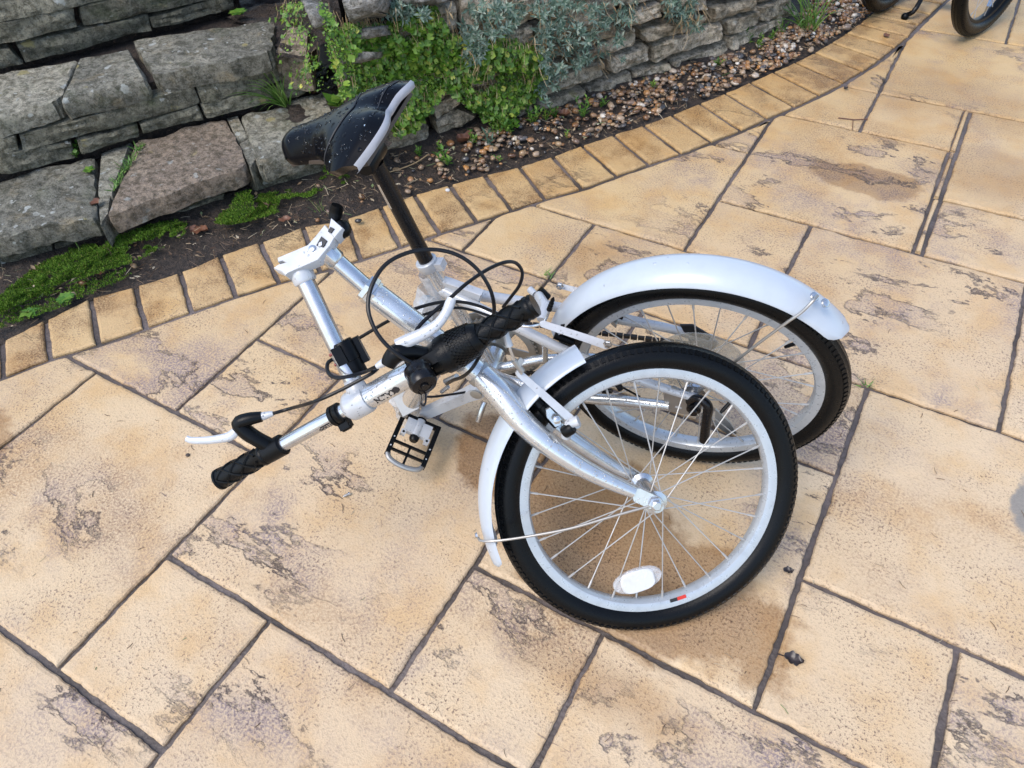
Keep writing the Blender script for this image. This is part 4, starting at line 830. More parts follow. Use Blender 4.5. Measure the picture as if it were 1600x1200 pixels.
ped = part('pedal', M['black'], BK, lambda q: (q.box(po+pw*-.036+NR*.046, pw*.0045, NR*.046, pn*.009), q.box(po+pw*.036+NR*.046, pw*.0045, NR*.046, pn*.009), q.box(po+NR*.002, pw*.032, NR*.0035, pn*.006),
    q.box(po+NR*.062, pw*.032, NR*.0022, pn*.003), q.box(po+NR*.080, pw*.032, NR*.0022, pn*.003), q.box(po+NR*.080, pw*.0022, NR*.020, pn*.003), q.lathe(po-NR*.003, NR, [(.0105, 0), (.0105, .012)], 16), q.lathe(po+NR*.030, NR, [(.008, 0), (.0095, .002), (.0095, .014), (.007, .018)], 14)))
part('pedal_cage', M['steel_dull'], ped, lambda q: q.tube(spline([po+pw*-.036+NR*.088, po+pw*-.030+NR*.099, po+pw*-.014+NR*.1045, po+NR*.1055, po+pw*.014+NR*.1045, po+pw*.030+NR*.099, po+pw*.036+NR*.088], 4),.0050, 8))
part('pedal_body', M['white_alloy'], ped, lambda q: (q.box(po+NR*.022+pn*.003, pw*.0255, NR*.0145, pn*.0065), q.tube([po+NR*.002+pn*.004, po+NR*.038+pn*.004], .0085, 14), q.box(po+pw*-.024+NR*.040+pn*.003, pw*.005, NR*.005, pn*.006), q.box(po+pw*.024+NR*.040+pn*.003, pw*.005, NR*.005, pn*.006)))
for a_, b_ in ((-.036, .058), (-.036, .078), (.036, .055), (.036, .077)): part('stud', M['white_alloy'], ped, lambda q: q.lathe(po+pw*a_+NR*b_+pn*.0088, pn, [(.0016, 0), (.0014, .001)], 8))
for a_ in (-.024, .024): part('stud', M['black'], ped, lambda q: q.lathe(po+pw*a_+NR*.041+pn*.009, pn, [(.0026, 0), (.0024, .0012)], 8))
# main tubes to the frame hinge, wrapped in clear film
HG = Q(634, 632, .055)
part('main_tube', M['silver_paint'], BK, lambda q: q.tube(spline([Q(672, 470, .0), Q(655, 530, .03), Q(640, 590, .05), HG], 5), .0185, 18))
part('main_tube', M['silver_paint'], BK, lambda q: q.tube(spline([P0*.35+P1*.65, F(676, 570, -.02), (HG+F(660, 610, -.03))/2], 5), .0185, 18))
part('frame_hinge', M['steel_dull'], BK, lambda q: (q.box(HG+(F(660, 610, -.03)-HG)*.25, nrm(bside)*.020, bup*.014, bd*.019), q.lathe(HG+(F(660, 610, -.03)-HG)*.2-NR*.02, NR, [(.009, 0), (.009, .05)], 14)))
def film(q, pts, rad, seed, n=16):
    P = spline(pts, 6); R = interp(rad, 6); T = [nrm(P[min(i+1, len(P)-1)]-P[max(i-1, 0)]) for i in range(len(P))]
    a = nrm(np.cross(T[0], bcam)); vs_ = []
    for i, p in enumerate(P):
        a = nrm(a-T[i]*(a@T[i])); b = np.cross(T[i], a)
        for j in range(n):
            w = 2*math.pi*j/n; d = math.cos(w)*a+math.sin(w)*b; vs_.append(p+d*R[i]*(1+.28*nz(p+d*.03, 45, seed)+.14*nz(p+d*.03, 110, seed)))
    q.add(vs_, [(i*n+j, i*n+(j+1) % n, (i+1)*n+(j+1) % n, (i+1)*n+j) for i in range(len(P)-1) for j in range(n)])
part('film_wrap', M['wrap'], BK, lambda q: film(q, [Q(676, 452, .0), Q(664, 490, .012), Q(648, 540, .035), Q(636, 590, .052), Q(634, 625, .058), Q(640, 662, .062)], [.022, .026, .024, .025, .030, .017], 3), ang=25, label='crumpled clear plastic film around the frame joint')
part('film_wrap', M['wrap'], BK, lambda q: film(q, [Q(668, 425, .0), Q(690, 463, .0), Q(705, 490, .0)], [.016, .018, .016], 5), ang=25)
part('hinge_bolt', M['silver_bare'], BK, lambda q: (q.tube([Q(696, 596, .045), Q(714, 588, .045)], .006, 10), q.tube([Q(700, 604, .045), Q(690, 612, .045)], .0045, 10)))
# brakes
def arm(fn, a, b, w, mat, th=.006, cap=.0075):
    A, B = fn(*a), fn(*b); d = nrm(B-A); n_ = nrm(CAM-A - ((CAM-A)@d)*d); s = np.cross(d, n_); out = []
    for c_, sg in ((A, -1), (B, 1)):
        for k in range(7):
            t = math.pi*(k/6-.5); r_ = w*(cap/.0075 if sg > 0 else .8); out.append(c_+d*sg*math.cos(t)*r_+s*sg*math.sin(t)*r_)
    return part('brake_arm', mat, BK, lambda q: q.prism(out, -n_*th, .0012))
ba = arm(F, (812, 584, .058), (902, 664, .060), .0062, M['white_alloy'], .008)
ba['label'] = 'front brake arm over the fork'
part('brake_boss', M['white_alloy'], BK, lambda q: q.tube([F(884, 682, .048), F(890, 662, .060), F(904, 657, .064)], [.0075, .008, .0078], 14))
part('brake_spring_cap', M['black'], BK, lambda q: q.lathe(F(881, 676, .058), nrm(F(900, 664, .066)-F(881, 676, .058)), [(.0085, 0), (.0095, .002), (.0095, .014), (.0078, .017)], 14))
bp1 = plate('pad_holder', [(853, 640, .056), (860, 637, .056), (876, 654, .056), (878, 664, .056), (868, 668, .056), (854, 652, .056)], .006, M['silver_bare'], F)
bolt(F(870, 656, .062), NF, .0052, .005, M['silver_bare'], bp1, 'bolt', False)
for (u0, v0, o0), (u1, v1, o1), r_ in (((848, 634, .030), (872, 664, .034), .0095), ((838, 626, .024), (862, 652, .030), .0085), ((878, 628, -.030), (892, 640, -.028), .0085)):
    part('brake_pad', M['rubber'], BK, lambda q: q.tube([F(u0, v0, o0), F((u0+u1)/2, (v0+v1)/2, (o0+o1)/2), F(u1, v1, o1)], [r_*.85, r_, r_*.85], 12))
part('brake_boss', M['silver_bare'], BK, lambda q: q.tube([F(886, 645, -.034), F(894, 632, -.036), F(902, 636, -.038)], [.006, .0065, .005], 12))
part('brake_noodle', M['silver_bare'], BK, lambda q: q.tube(spline([F(792, 524, .075), F(797, 545, .074), F(806, 568, .066), F(815, 584, .060)], 4), .0022, 8))
part('cable_ferrule', M['white_alloy'], BK, lambda q: q.tube([F(790, 519, .076), F(796, 541, .075)], [.0042, .0055], 12))
part('noodle_clamp', M['steel_dull'], BK, lambda q: (q.tube([F(803, 563, .067), F(816, 580, .063)], .0045, 10), q.box(F(812, 566, .066), NF*.003, hd*.004, np.cross(NF, hd)*.006)))
bar2 = arm(Q, (848, 506, .062), (947, 539, .066), .0068, M['white_alloy'], .009)
bar2['label'] = 'rear brake arm under the long mudguard'
bolt(Q(950, 537, .068), NR, .0062, .004, M['silver_bare'], bar2, 'bolt', False)
part('brake_boot', M['rubber'], BK, lambda q: q.lathe(Q(858, 484, .045), nrm(Q(868, 456, .045)-Q(858, 484, .045)), [(.0045, 0), (.0045, .002), (.0036, .003), (.0045, .006), (.0036, .008), (.0045, .011), (.0034, .013), (.0042, .017), (.0030, .019), (.0034, .025), (.0015, .03)], 10))
part('brake_noodle', M['silver_bare'], BK, lambda q: q.tube(spline([Q(858, 486, .045), Q(853, 498, .05), Q(846, 506, .056), Q(830, 510, .056), Q(812, 509, .056)], 4), .0023, 8))
part('brake_boss', M['white_alloy'], BK, lambda q: (q.tube([Q(842, 462, -.02), Q(852, 478, .02), Q(846, 500, .045)], [.008, .009, .008], 12), q.tube([Q(828, 452, -.04), Q(836, 460, -.03)], .006, 10)))
for a_, b_, r_ in (((843, 453, -.03), (856, 466, -.028), .0075), ((880, 505, .03), (888, 512, .03), .006), ((962, 489, -.028), (974, 494, -.028), .007), ((866, 524, .036), (896, 536, .036), .006)):
    part('brake_pad', M['rubber'], BK, lambda q: q.tube([Q(*a_), Q(*b_)], r_, 10))
arm(Q, (876, 447, -.056), (930, 461, -.058), .0055, M['white_alloy'], .007)
bolt(Q(875, 446, -.05), NR, .0058, .006, M['silver_bare'], BK, 'bolt', False)
part('pad_block', M['steel_dull'], BK, lambda q: q.box(Q(960, 503, -.02), hd*.006, NR*.006, A3([0, 0, .004])))
arm(Q, (974, 494, -.050), (1112, 528, -.058), .0062, M['white_alloy'], .008)
plate('guard_plate', [(1062, 508, -.052), (1082, 508, -.052), (1112, 526, -.052), (1108, 532, -.052), (1070, 522, -.052)], .003, M['print'], Q)
part('reflector_bracket', M['blackpaint'], BK, lambda q: (q.tube([Q(955, 584, .03), Q(970, 608, .036)], .0058, 10), q.tube([Q(942, 610, .03), Q(956, 611, .032)], [.006, .0045], 10), q.tube([Q(940, 588, .028), Q(1000, 620, .03)], .002, 6)))
# cables
def cable(pts, r=.0026, name='cable', mat='cable', **k):
    return part(name, M[mat], BK, lambda q: q.tube(spline([A3(p) for p in pts], 8), r, 8), **k)
def L_(pts):                                                      # pts: u, v, metres from the lens along the view axis
    return [CAM+ray(u, v)*d for u, v, d in pts]
dB = (BAR(tq)-CAM)@DV
cable(L_([(672, 570, dB-.03), (655, 569, dB-.034), (634, 562, dB-.04), (608, 543, dB-.05), (586, 515, dB-.055), (575, 480, dB-.055), (582, 444, dB-.05), (604, 412, dB-.04), (640, 394, dB-.03), (680, 390, dB-.02), (716, 399, dB-.015), (745, 420, dB-.005), (765, 450, dB+.005), (772, 478, dB+.015), (770, 500, dB+.03)]), .0028)
cable(L_([(645, 540, dB-.02), (652, 514, dB-.02), (675, 490, dB-.01), (700, 469, dB), (728, 444, dB+.01), (760, 422, dB+.03), (788, 410, dB+.05), (806, 411, dB+.07), (816, 425, dB+.09), (812, 445, dB+.11), (800, 462, dB+.13), (786, 480, dB+.15)]), .0027)
dH = (P0-CAM)@DV
cable(L_([(524, 548, dH+.05), (560, 529, dH+.06), (606, 502, dH+.07), (650, 482, dH+.08), (690, 472, dH+.09), (722, 472, dH+.10), (748, 478, dH+.11), (768, 486, dH+.12), (800, 500, dH+.13)]), .0026)
cable(L_([(640, 500, dH+.09), (680, 486, dH+.10), (712, 481, dH+.11), (735, 484, dH+.115), (757, 491, dH+.12), (780, 500, dH+.13)]), .0022)
dC = (sc1-CAM)@DV
cable(L_([(522, 560, dC+.01), (512, 568, dC), (513, 582, dC-.01), (524, 590, dC-.022), (545, 588, dC-.024), (570, 581, dC-.02), (588, 573, dB-.02)]), .0028)
cable([lf] + L_([(455, 638, (lf-CAM)@DV), (490, 628, dC-.02), (525, 613, dC-.03), (556, 597, dC-.032), (580, 584, dC-.03), (590, 576, dC-.02)]), .0026)
cable(L_([(758, 540, dB+.02), (750, 555, dB+.02), (738, 575, dB+.02), (724, 588, dB+.04), (708, 594, dB+.07), (698, 600, dB+.10)]), .0027)
dK = (c0-CAM)@DV
cable(L_([(642, 616, dK-.01), (670, 620, dK-.01), (700, 617, dK), (738, 611, dK+.01)]), .0022)
cable(L_([(640, 640, dK+.03), (680, 655, dK+.05), (720, 668, dK+.06), (742, 672, dK+.07)]), .0001) if False else None

# saddle
sa = Q(612, 175); snose = Q(447, 224); fx = nrm(snose-sa); su = np.cross(fx, NR); su = su if su[2] > 0 else -su
SL_ = np.linalg.norm(snose-sa)+.030; so_ = sa - fx*.022 + su*.014
def nose_k(x):
    t = max(0.0, (x-(SL_-.034))/.034); return math.sqrt(max(.0009, 1-t*t))
def s_w(x):
    return float(np.interp(x, [0, .05, .08, .105, .125, .145, .165, .19, .24], [.097, .099, .094, .080, .056, .040, .035, .033, .032]))*nose_k(x)
def s_pt(x, q, skirt=0.0):
    w = s_w(x); l = q*w; k = x/SL_
    crown = float(np.interp(k, [0, .12, .3, .55, .8, 1.0], [.000, .008, .010, .006, .003, .002]))
    drop = float(np.interp(k, [0, .2, .4, .6, .85, 1.0], [.024, .032, .036, .034, .028, .018]))
    notch = .022*math.exp(-(l/.03)**2)*max(0, 1-x/.09) - .0*abs(l)
    side = .046*(abs(l)/.097)**3*max(0, 1-x/.12)
    groove = -.007*math.exp(-(l/.018)**2)*max(0, 1-x/.11)
    h = crown - drop*abs(q)**2.6 + groove - .026*(1-nose_k(x))
    return so_ + fx*(x+notch+side) + NR*l + su*h
NX, NQ = 64, 30
def saddle_shell(q):
    for i in range(NX+1):
        x = SL_*(1-(1-i/NX)**1.8)
        for j in range(NQ+1):
            q.v.append(tuple(s_pt(x, -1+2*j/NQ)))
    q.f += [(i*(NQ+1)+j, (i+1)*(NQ+1)+j, (i+1)*(NQ+1)+j+1, i*(NQ+1)+j+1) for i in range(NX) for j in range(NQ)]
    # nose closure and sidewalls
    rim_ = [(i, 0) for i in range(NX+1)] + [(NX, j) for j in range(1, NQ)] + [(i, NQ) for i in range(NX, -1, -1)]
    base = len(q.v); cen = so_+fx*SL_*.45
    for (i, j) in rim_:
        p = A3(q.v[i*(NQ+1)+j]); k = i/NX; q.v.append(tuple(p - su*float(np.interp(k, [0, .25, .5, 1], [.012, .016, .013, .012])*nose_k(SL_*(1-(1-k)**1.8))) - NR*((p-so_)@NR)*.10))
    n_ = len(rim_)
    q.f += [(rim_[k][0]*(NQ+1)+rim_[k][1], rim_[k+1][0]*(NQ+1)+rim_[k+1][1], base+k+1, base+k) for k in range(n_-1)]
sad = part('saddle', M['vinyl'], BK, saddle_shell, ang=60, label='black vinyl saddle beaded with rain, grey rear edge')
wd_, nt_, bs_ = new_mat('rain_water'); bs_.inputs['Transmission Weight'].default_value = 1.0; bs_.inputs['Roughness'].default_value = .02; bs_.inputs['IOR'].default_value = 1.33; bs_.inputs['Base Color'].default_value = (.9, .93, .96, 1)
def drops(q):
    for i in range(330):
        x, t = rng.uniform(.012, SL_-.03), rng.uniform(-.9, .9); p = s_pt(x, t); a = nrm(s_pt(x+.003, t)-p); b = nrm(s_pt(x, t+.03)-p); n_ = nrm(np.cross(a, b)); n_ = n_ if n_@su > 0 else -n_
        r = rng.uniform(.0007, .0020)*(1 if rng.random() < .8 else 1.3); q.lathe(p-n_*.0002, nrm(n_+rv_()*.12), [(r, 0), (r*.92, r*.22), (r*.6, r*.42), (r*.15, r*.5)], 9)
def rv_(): return nrm([rng.gauss(0, 1) for _ in range(3)])
part('water_drops', wd_, sad, drops, ang=80)['kind'] = 'stuff'
def trim(q):
    lo = []
    for layer, (dx, dh) in enumerate(((.0005, .001), (-.003, -.003), (-.001, -.010), (.006, -.013))):
        for j in range(NQ+1):
            qq = -1+2*j/NQ; q.v.append(tuple(s_pt(0.0, qq) + fx*dx + su*dh))
        for i in ():
            pass
    N = NQ+1; q.f += [(l*N+j, l*N+j+1, (l+1)*N+j+1, (l+1)*N+j) for l in range(3) for j in range(NQ)]
part('saddle_trim', M['greytrim'], sad, trim, ang=60)
part('saddle_base', M['underside'], sad, lambda q: q.prism([s_pt(SL_*t, sgn*.86)-su*.016 for t, sgn in [(t, 1) for t in (.04, .2, .35, .55, .8, .97)]+[(t, -1) for t in (.97, .8, .55, .35, .2, .04)]], -su*.006))
def seam(fn, t0, t1, n=26):
    return [fn(t0+(t1-t0)*i/n)+su*.0006 for i in range(n+1)]
part('saddle_seam', M['print'], sad, lambda q: (q.tube(seam(lambda t: s_pt(SL_*(.30+.20*(abs(t))**1.5), t), -.97, .97), .0011, 6), q.tube(seam(lambda t: s_pt(SL_*(.34-.0*t), t) if False else s_pt(SL_*(.06+.05*(1-abs(t))), -.34-.5*t if t > 0 else -.34-.5*t), -.9, .5), .0010, 6)))
part('saddle_rail', M['black'], BK, lambda q: [q.tube(spline([so_+fx*.05+NR*s*.035-su*.03, so_+fx*.07+NR*s*.022-su*.045, so_+fx*.13+NR*s*.022-su*.047, so_+fx*.18+NR*s*.012-su*.03], 4), .0036, 8) for s in (-1, 1)] and q.lathe(pt-sv*.012-NR*.028, NR, [(.012, 0), (.015, .004), (.015, .052), (.012, .056)], 16))

# ================================================================== PLANTS, GRAVEL, LITTER
def raw(m, name, mat, parent=None, kind=None, smooth=False, origin=None):
    me = bpy.data.meshes.new(name); V = A3(m.v, float)
    if origin is None: origin = A3([*(V[:, :2].min(0)+V[:, :2].max(0))/2, V[:, 2].min()])
    me.from_pydata((V-origin).tolist(), [], m.f); me.update()
    if smooth: me.polygons.foreach_set('use_smooth', [True]*len(me.polygons))
    me.materials.append(mat); o = link(name, me, parent, origin)
    if kind: o['kind'] = kind
    return o
def pinpoly(poly, x, y):
    c = False
    for i in range(len(poly)):
        a, b = poly[i], poly[i-1]
        if (a[1] > y) != (b[1] > y) and x < (b[0]-a[0])*(y-a[1])/(b[1]-a[1])+a[0]: c = not c
    return c
def sample(poly, n):
    xs = [p[0] for p in poly]; ys = [p[1] for p in poly]; out = []
    while len(out) < n:
        u, v = rng.uniform(min(xs), max(xs)), rng.uniform(min(ys), max(ys))
        if pinpoly(poly, u, v): out.append((u, v))
    return out
def rv(): return nrm([rng.gauss(0, 1) for _ in range(3)])
def leaf_round(m, p, n, r, lobes=5, k=9):
    n = nrm(n); a = nrm(np.cross(n, rv())); b = np.cross(n, a); base = len(m.v); m.v.append(tuple(p - n*r*.22))
    for i in range(k):
        w = .35 + (2*math.pi-.7)*i/(k-1); rr = r*(.92+.13*math.cos(w*lobes)); m.v.append(tuple(p + rr*(math.cos(w)*a+math.sin(w)*b) + n*r*.12*rng.uniform(-1, 1)))
    m.f += [(base, base+1+i, base+2+i) for i in range(k-1)]
def leaf_lance(m, p, d, n, L, w, curl=.3, wide=.45):
    d = nrm(d); s = np.cross(d, n)
    if np.linalg.norm(s) < 1e-3: s = np.cross(d, rv())
    s = nrm(s); u = np.cross(s, d); b = len(m.v); mid = p+d*L*wide
    for q in (p, mid+s*w/2+u*L*.04, mid-u*L*.0, mid-s*w/2+u*L*.04, p+d*L-u*L*curl): m.v.append(tuple(q))
    m.f += [(b, b+1, b+2), (b, b+2, b+3), (b+1, b+4, b+2), (b+2, b+4, b+3)]
def blade(m, p, d, L, w, droop=.6, n=6, side=None):
    d = nrm(d); s = nrm(np.cross(d, side if side is not None else rv())); b = len(m.v); q = A3(p, float); dd = d.copy()
    for i in range(n+1):
        t = i/n; ww = w*(1-t**2)*.5+.0002; m.v += [tuple(q-s*ww), tuple(q+s*ww)]; dd = nrm(dd+A3([0, 0, -droop/n*1.6*t])); q = q+dd*L/n
    m.f += [(b+2*i, b+2*i+1, b+2*i+3, b+2*i+2) for i in range(n)]
UPV = A3([0, 0, 1.0])
# ---- creepers hanging over the wall
def creeper(label, poly, n_big, n_small, name='creeping_plant', offs=(.008, .048), gap=-.22, yell=0.0, rbig=(.0065, .0125)):
    P0, _ = wall_hit(*poly[len(poly)//2]); root = thing(name, (P0[0], P0[1], max(0.02, P0[2])), label, 'plant')
    big, small, stem = MB(), MB(), MB()
    for u, v in sample(poly, n_big):
        p, wn_ = wall_hit(u, v)
        if nz(p, 16, 3) < gap: continue
        o = rng.uniform(*offs)*(.55+.9*max(0, .5+nz(p, 9, 8))); p = p+wn_*o
        nn = nrm(wn_*.7 + UPV*.75 + rv()*.55); leaf_round(big, p, nn, rng.uniform(*rbig), 5, 9)
        if rng.random() < .5: stem.tube([p-nn*.001, p+UPV*.012+rv()*.005-wn_*.006, p+UPV*.03+rv()*.008-wn_*.014], .0006, 3, False)
    for u, v in sample(poly, n_small):
        p, wn_ = wall_hit(u, v)
        if nz(p, 20, 1) < gap+.02: continue
        o = rng.uniform(.002, offs[1]*.8)*(.55+.9*max(0, .5+nz(p, 9, 8))); p = p+wn_*o
        leaf_round(small, p, nrm(wn_*.6+UPV*.8+rv()*.7), rng.uniform(.0024, .0052), 4, 6)
    raw(big, 'foliage', M['leaf'], root, 'stuff', True); raw(small, 'small_foliage', M['smallleaf'], root, 'stuff', True); raw(stem, 'stems', M['straw'], root, 'stuff'); return root
G1 = [(524, 44), (545, 34), (600, 36), (640, 10), (672, 4), (700, 50), (750, 60), (790, 56), (838, 70), (842, 110), (838, 150), (806, 165), (800, 185), (768, 192), (740, 172), (716, 152), (690, 134), (674, 150), (664, 176), (640, 196), (610, 204), (622, 150), (640, 126), (590, 112), (560, 106), (545, 92)]
creeper('bright green creeper with round lobed leaves spilling down the wall behind the saddle', G1, 2500, 11500, gap=-.32)
creeper('yellow-green trailing creeper between the pale boulders at the wall corner', [(462, 0), (506, 2), (512, 30), (545, 60), (552, 100), (545, 132), (500, 140), (484, 100), (486, 60), (470, 30)], 260, 1500, offs=(.03, .09), rbig=(.006, .011))
creeper('low mat of tiny leaves tucked under the pale stones above the saddle', [(550, 100), (640, 118), (632, 140), (560, 150), (535, 130)], 120, 1300, offs=(.01, .04), rbig=(.004, .007))
# ---- grey-leaved plants
def silver(label, poly, ns, nstraw, offs=(.02, .085)):
    P0, _ = wall_hit(*poly[len(poly)//2]); root = thing('silver_leaved_plant', (P0[0], P0[1], max(.02, P0[2])), label, 'plant', None)
    lf_, st_ = MB(), MB()
    for u, v in sample(poly, ns):
        p, wn_ = wall_hit(u, v)
        if nz(p, 14, 11) < -.28: continue
        o = rng.uniform(*offs)*(.5+.9*max(0, .5+nz(p, 8, 2))); p = p+wn_*o
        ax = nrm(wn_*.8 + UPV*rng.uniform(-.5, .9) + rv()*.5); a = nrm(np.cross(ax, rv())); b = np.cross(ax, a); N = rng.randint(9, 14)
        for i in range(N):
            w = i*2.4; k = i/N; d = nrm(ax*(.15+1.0*k)+(math.cos(w)*a+math.sin(w)*b)*(1.05-.6*k)); L = rng.uniform(.015, .027)*(1.1-.5*k)
            leaf_lance(lf_, p-ax*.016*(1-k), d, ax, L, L*.34, .10)
        st_.tube([p-ax*.02, p-wn_*o-UPV*.01], .0009, 3, False)
    for u, v in sample(poly, nstraw):
        p, wn_ = wall_hit(u, v); p = p+wn_*rng.uniform(.015, .07)
        if nz(p, 10, 21) < -.02: continue
        d = nrm(-UPV*1.0+wn_*.3+rv()*.55); leaf_lance(st_, p, d, wn_, rng.uniform(.014, .034), rng.uniform(.002, .0045), .15)
        if rng.random() < .5: st_.tube([p, p+d*.03+rv()*.008, p+d*.06], .0006, 3, False)
    raw(lf_, 'foliage', M['silverleaf'], root, 'stuff'); raw(st_, 'dry_stems', M['straw'], root, 'stuff')
silver('big grey-leaved trailing plant with dry straw stems in the middle of the wall top', [(690, -8), (990, -8), (985, 28), (958, 44), (944, 76), (905, 92), (880, 98), (858, 120), (850, 142), (832, 150), (820, 104), (800, 62), (776, 56), (762, 96), (738, 96), (716, 70), (690, 48)], 360, 260)
silver('small grey-leaved sprig at the wall top above the saddle', [(584, -8), (656, -8), (650, 18), (612, 26), (592, 12)], 60, 20)
silver('grey-leaved tuft hanging by the right end of the wall with dry tips', [(1022, -8), (1086, -8), (1080, 32), (1060, 38), (1044, 28)], 46, 60)
# ---- bed: gravel, moss, litter
def pebbles():
    m = MB(); ico = []
    g = (1+5**.5)/2
    base = [nrm(p) for p in ((-1, g, 0), (1, g, 0), (-1, -g, 0), (1, -g, 0), (0, -1, g), (0, 1, g), (0, -1, -g), (0, 1, -g), (g, 0, -1), (g, 0, 1), (-g, 0, -1), (-g, 0, 1))]
    fs = [(0, 11, 5), (0, 5, 1), (0, 1, 7), (0, 7, 10), (0, 10, 11), (1, 5, 9), (5, 11, 4), (11, 10, 2), (10, 7, 6), (7, 1, 8), (3, 9, 4), (3, 4, 2), (3, 2, 6), (3, 6, 8), (3, 8, 9), (4, 9, 5), (2, 4, 11), (6, 2, 10), (8, 6, 7), (9, 8, 1)]
    V = list(base); cache = {}; F2 = []
    def mid(a, b):
        k = (min(a, b), max(a, b))
        if k not in cache: cache[k] = len(V); V.append(nrm(V[a]+V[b]))
        return cache[k]
    for a, b, c in fs: x, y, z = mid(a, b), mid(b, c), mid(c, a); F2 += [(a, x, z), (b, y, x), (c, z, y), (x, y, z)]
    V = A3(V)
    def put(c, r):
        d = A3([nz(tuple(v*1.1+c*90), 1.0) for v in V]); q = V*(1+.32*d)[:, None]*A3([r*rng.uniform(.85, 1.35), r*rng.uniform(.7, 1.0), r*rng.uniform(.5, .8)])
        w = rng.uniform(0, 6.28); t = rng.uniform(-.4, .4); Rz = A3([[math.cos(w), -math.sin(w), 0], [math.sin(w), math.cos(w), 0], [0, 0, 1]]); Rx = A3([[1, 0, 0], [0, math.cos(t), -math.sin(t)], [0, math.sin(t), math.cos(t)]])
        m.add((q@Rx.T)@Rz.T + c, F2)
    for i in range(4400):
        s = rng.random()**.55; k = int(s*129); t = rng.uniform(.04, .93); p = fa[k]+(fb[k]-fa[k])*t
        u_ = 800+FPX*((p-CAM)@RV)/((p-CAM)@DV)
        dens = np.interp(u_, [300, 560, 640, 720, 800, 900], [.012, .02, .10, .45, .85, 1.0])
        if rng.random() > dens or u_ > 1750 or (nz(p, 9, 6) > .12 and rng.random() < .65): continue
        r = .004+.0085*rng.random()**1.8
        put(A3([p[0], p[1], bed_z(p)+.002+rng.uniform(0, .008)*dens]), r)
    for u, v, r in ((1104, 120, .018), (1098, 106, .017), (1112, 88, .019), (1180, 118, .014), (1146, 112, .012), (1010, 162, .012), (843, 166, .014), (1014, 152, .012), (1232, 66, .010), (1236, 74, .009), (1242, 72, .008), (620, 265, .012), (605, 280, .011), (642, 280, .010), (560, 345, .008), (512, 330, .007)):
        p = gd(u, v, .012); put(p, r)
    return raw(m, 'gravel', M['pebble'], None, 'stuff', True)
pebbles()
def moss():
    m = MB()
    def tuft(p, s):
        for k in range(3):
            d = nrm(UPV*1.0+rv()*.9); leaf_lance(m, p+A3([rng.uniform(-1, 1), rng.uniform(-1, 1), 0])*s*.4, d, rv(), s*rng.uniform(.7, 1.3), s*.42, .1)
    P1_ = [(-20, 478), (60, 415), (90, 400), (125, 378), (175, 372), (235, 352), (272, 344), (292, 350), (290, 365), (262, 385), (235, 398), (205, 412), (160, 425), (120, 440), (60, 462), (0, 490)]
    P2_ = [(336, 350), (350, 325), (372, 312), (400, 305), (440, 300), (478, 292), (500, 280), (520, 268), (545, 276), (548, 292), (505, 300), (465, 315), (440, 330), (395, 345), (360, 352)]
    P3_ = [(-20, 478), (60, 462), (130, 440), (200, 420), (205, 430), (130, 470), (70, 490), (-20, 520)]
    for poly, n_, amp in ((P1_, 9000, .030), (P2_, 6500, .034), (P3_, 1500, .006)):
        for u, v in sample(poly, n_):
            p = gd(u, v, .015); h = amp*max(0, .45+nz(p, 11, 4)+.5*nz(p, 30, 2))
            if nz(p, 16, 7)+.6*nz(p, 45, 5) < -.27: continue
            p = gd(u, v, .012+h); tuft(p, rng.uniform(.004, .0075))
    for u, v in sample([(344, 348), (372, 300), (392, 298), (398, 330), (370, 350)], 700) + sample([(505, 268), (512, 246), (532, 246), (534, 280)], 500): tuft(gd(u, v, .05), .006)
    return raw(m, 'moss', M['moss'], None, 'stuff')
moss()
def litter():
    m = MB()
    for i in range(1500):
        s = rng.random(); k = int(s*105); t = rng.random()**1.3*.95+.02; p = fa[k]+(fb[k]-fa[k])*t; p[2] = bed_z(p)+rng.uniform(.004, .016)
        d = nrm([rng.gauss(0, 1), rng.gauss(0, 1), rng.gauss(0, .25)]); L = rng.uniform(.008, .035)
        if rng.random() < .7: m.tube([p, p+d*L*.5+rv()*L*.08, p+d*L], rng.uniform(.0004, .0010), 3)
        else: leaf_lance(m, p, d, UPV, L*.6, L*.28, rng.uniform(-.3, .3))
    for i in range(200):                                        # grass clippings and needles blown onto the paving
        u, v = rng.uniform(0, 1600), rng.uniform(430, 1200)
        p = gd(u, v, .0012); w = rng.uniform(0, 6.28); d = A3([math.cos(w), math.sin(w), 0]); L = rng.uniform(.004, .017)
        m.tube([p, p+d*L*.5+A3([-d[1], d[0], 0])*L*.08, p+d*L], rng.uniform(.0003, .0007), 3)
    for i in range(120):
        e = EOUT[rng.randrange(len(EOUT))]; p = A3([e[0]+rng.gauss(0, .018), e[1]+rng.gauss(0, .018), .003]); w = rng.uniform(0, 6.28); d = A3([math.cos(w), math.sin(w), .05]); L = rng.uniform(.01, .03)
        m.tube([p, p+d*L*.5, p+d*L], .0006, 3)
    return raw(m, 'plant_litter', M['litter'], None, 'stuff')
litter()
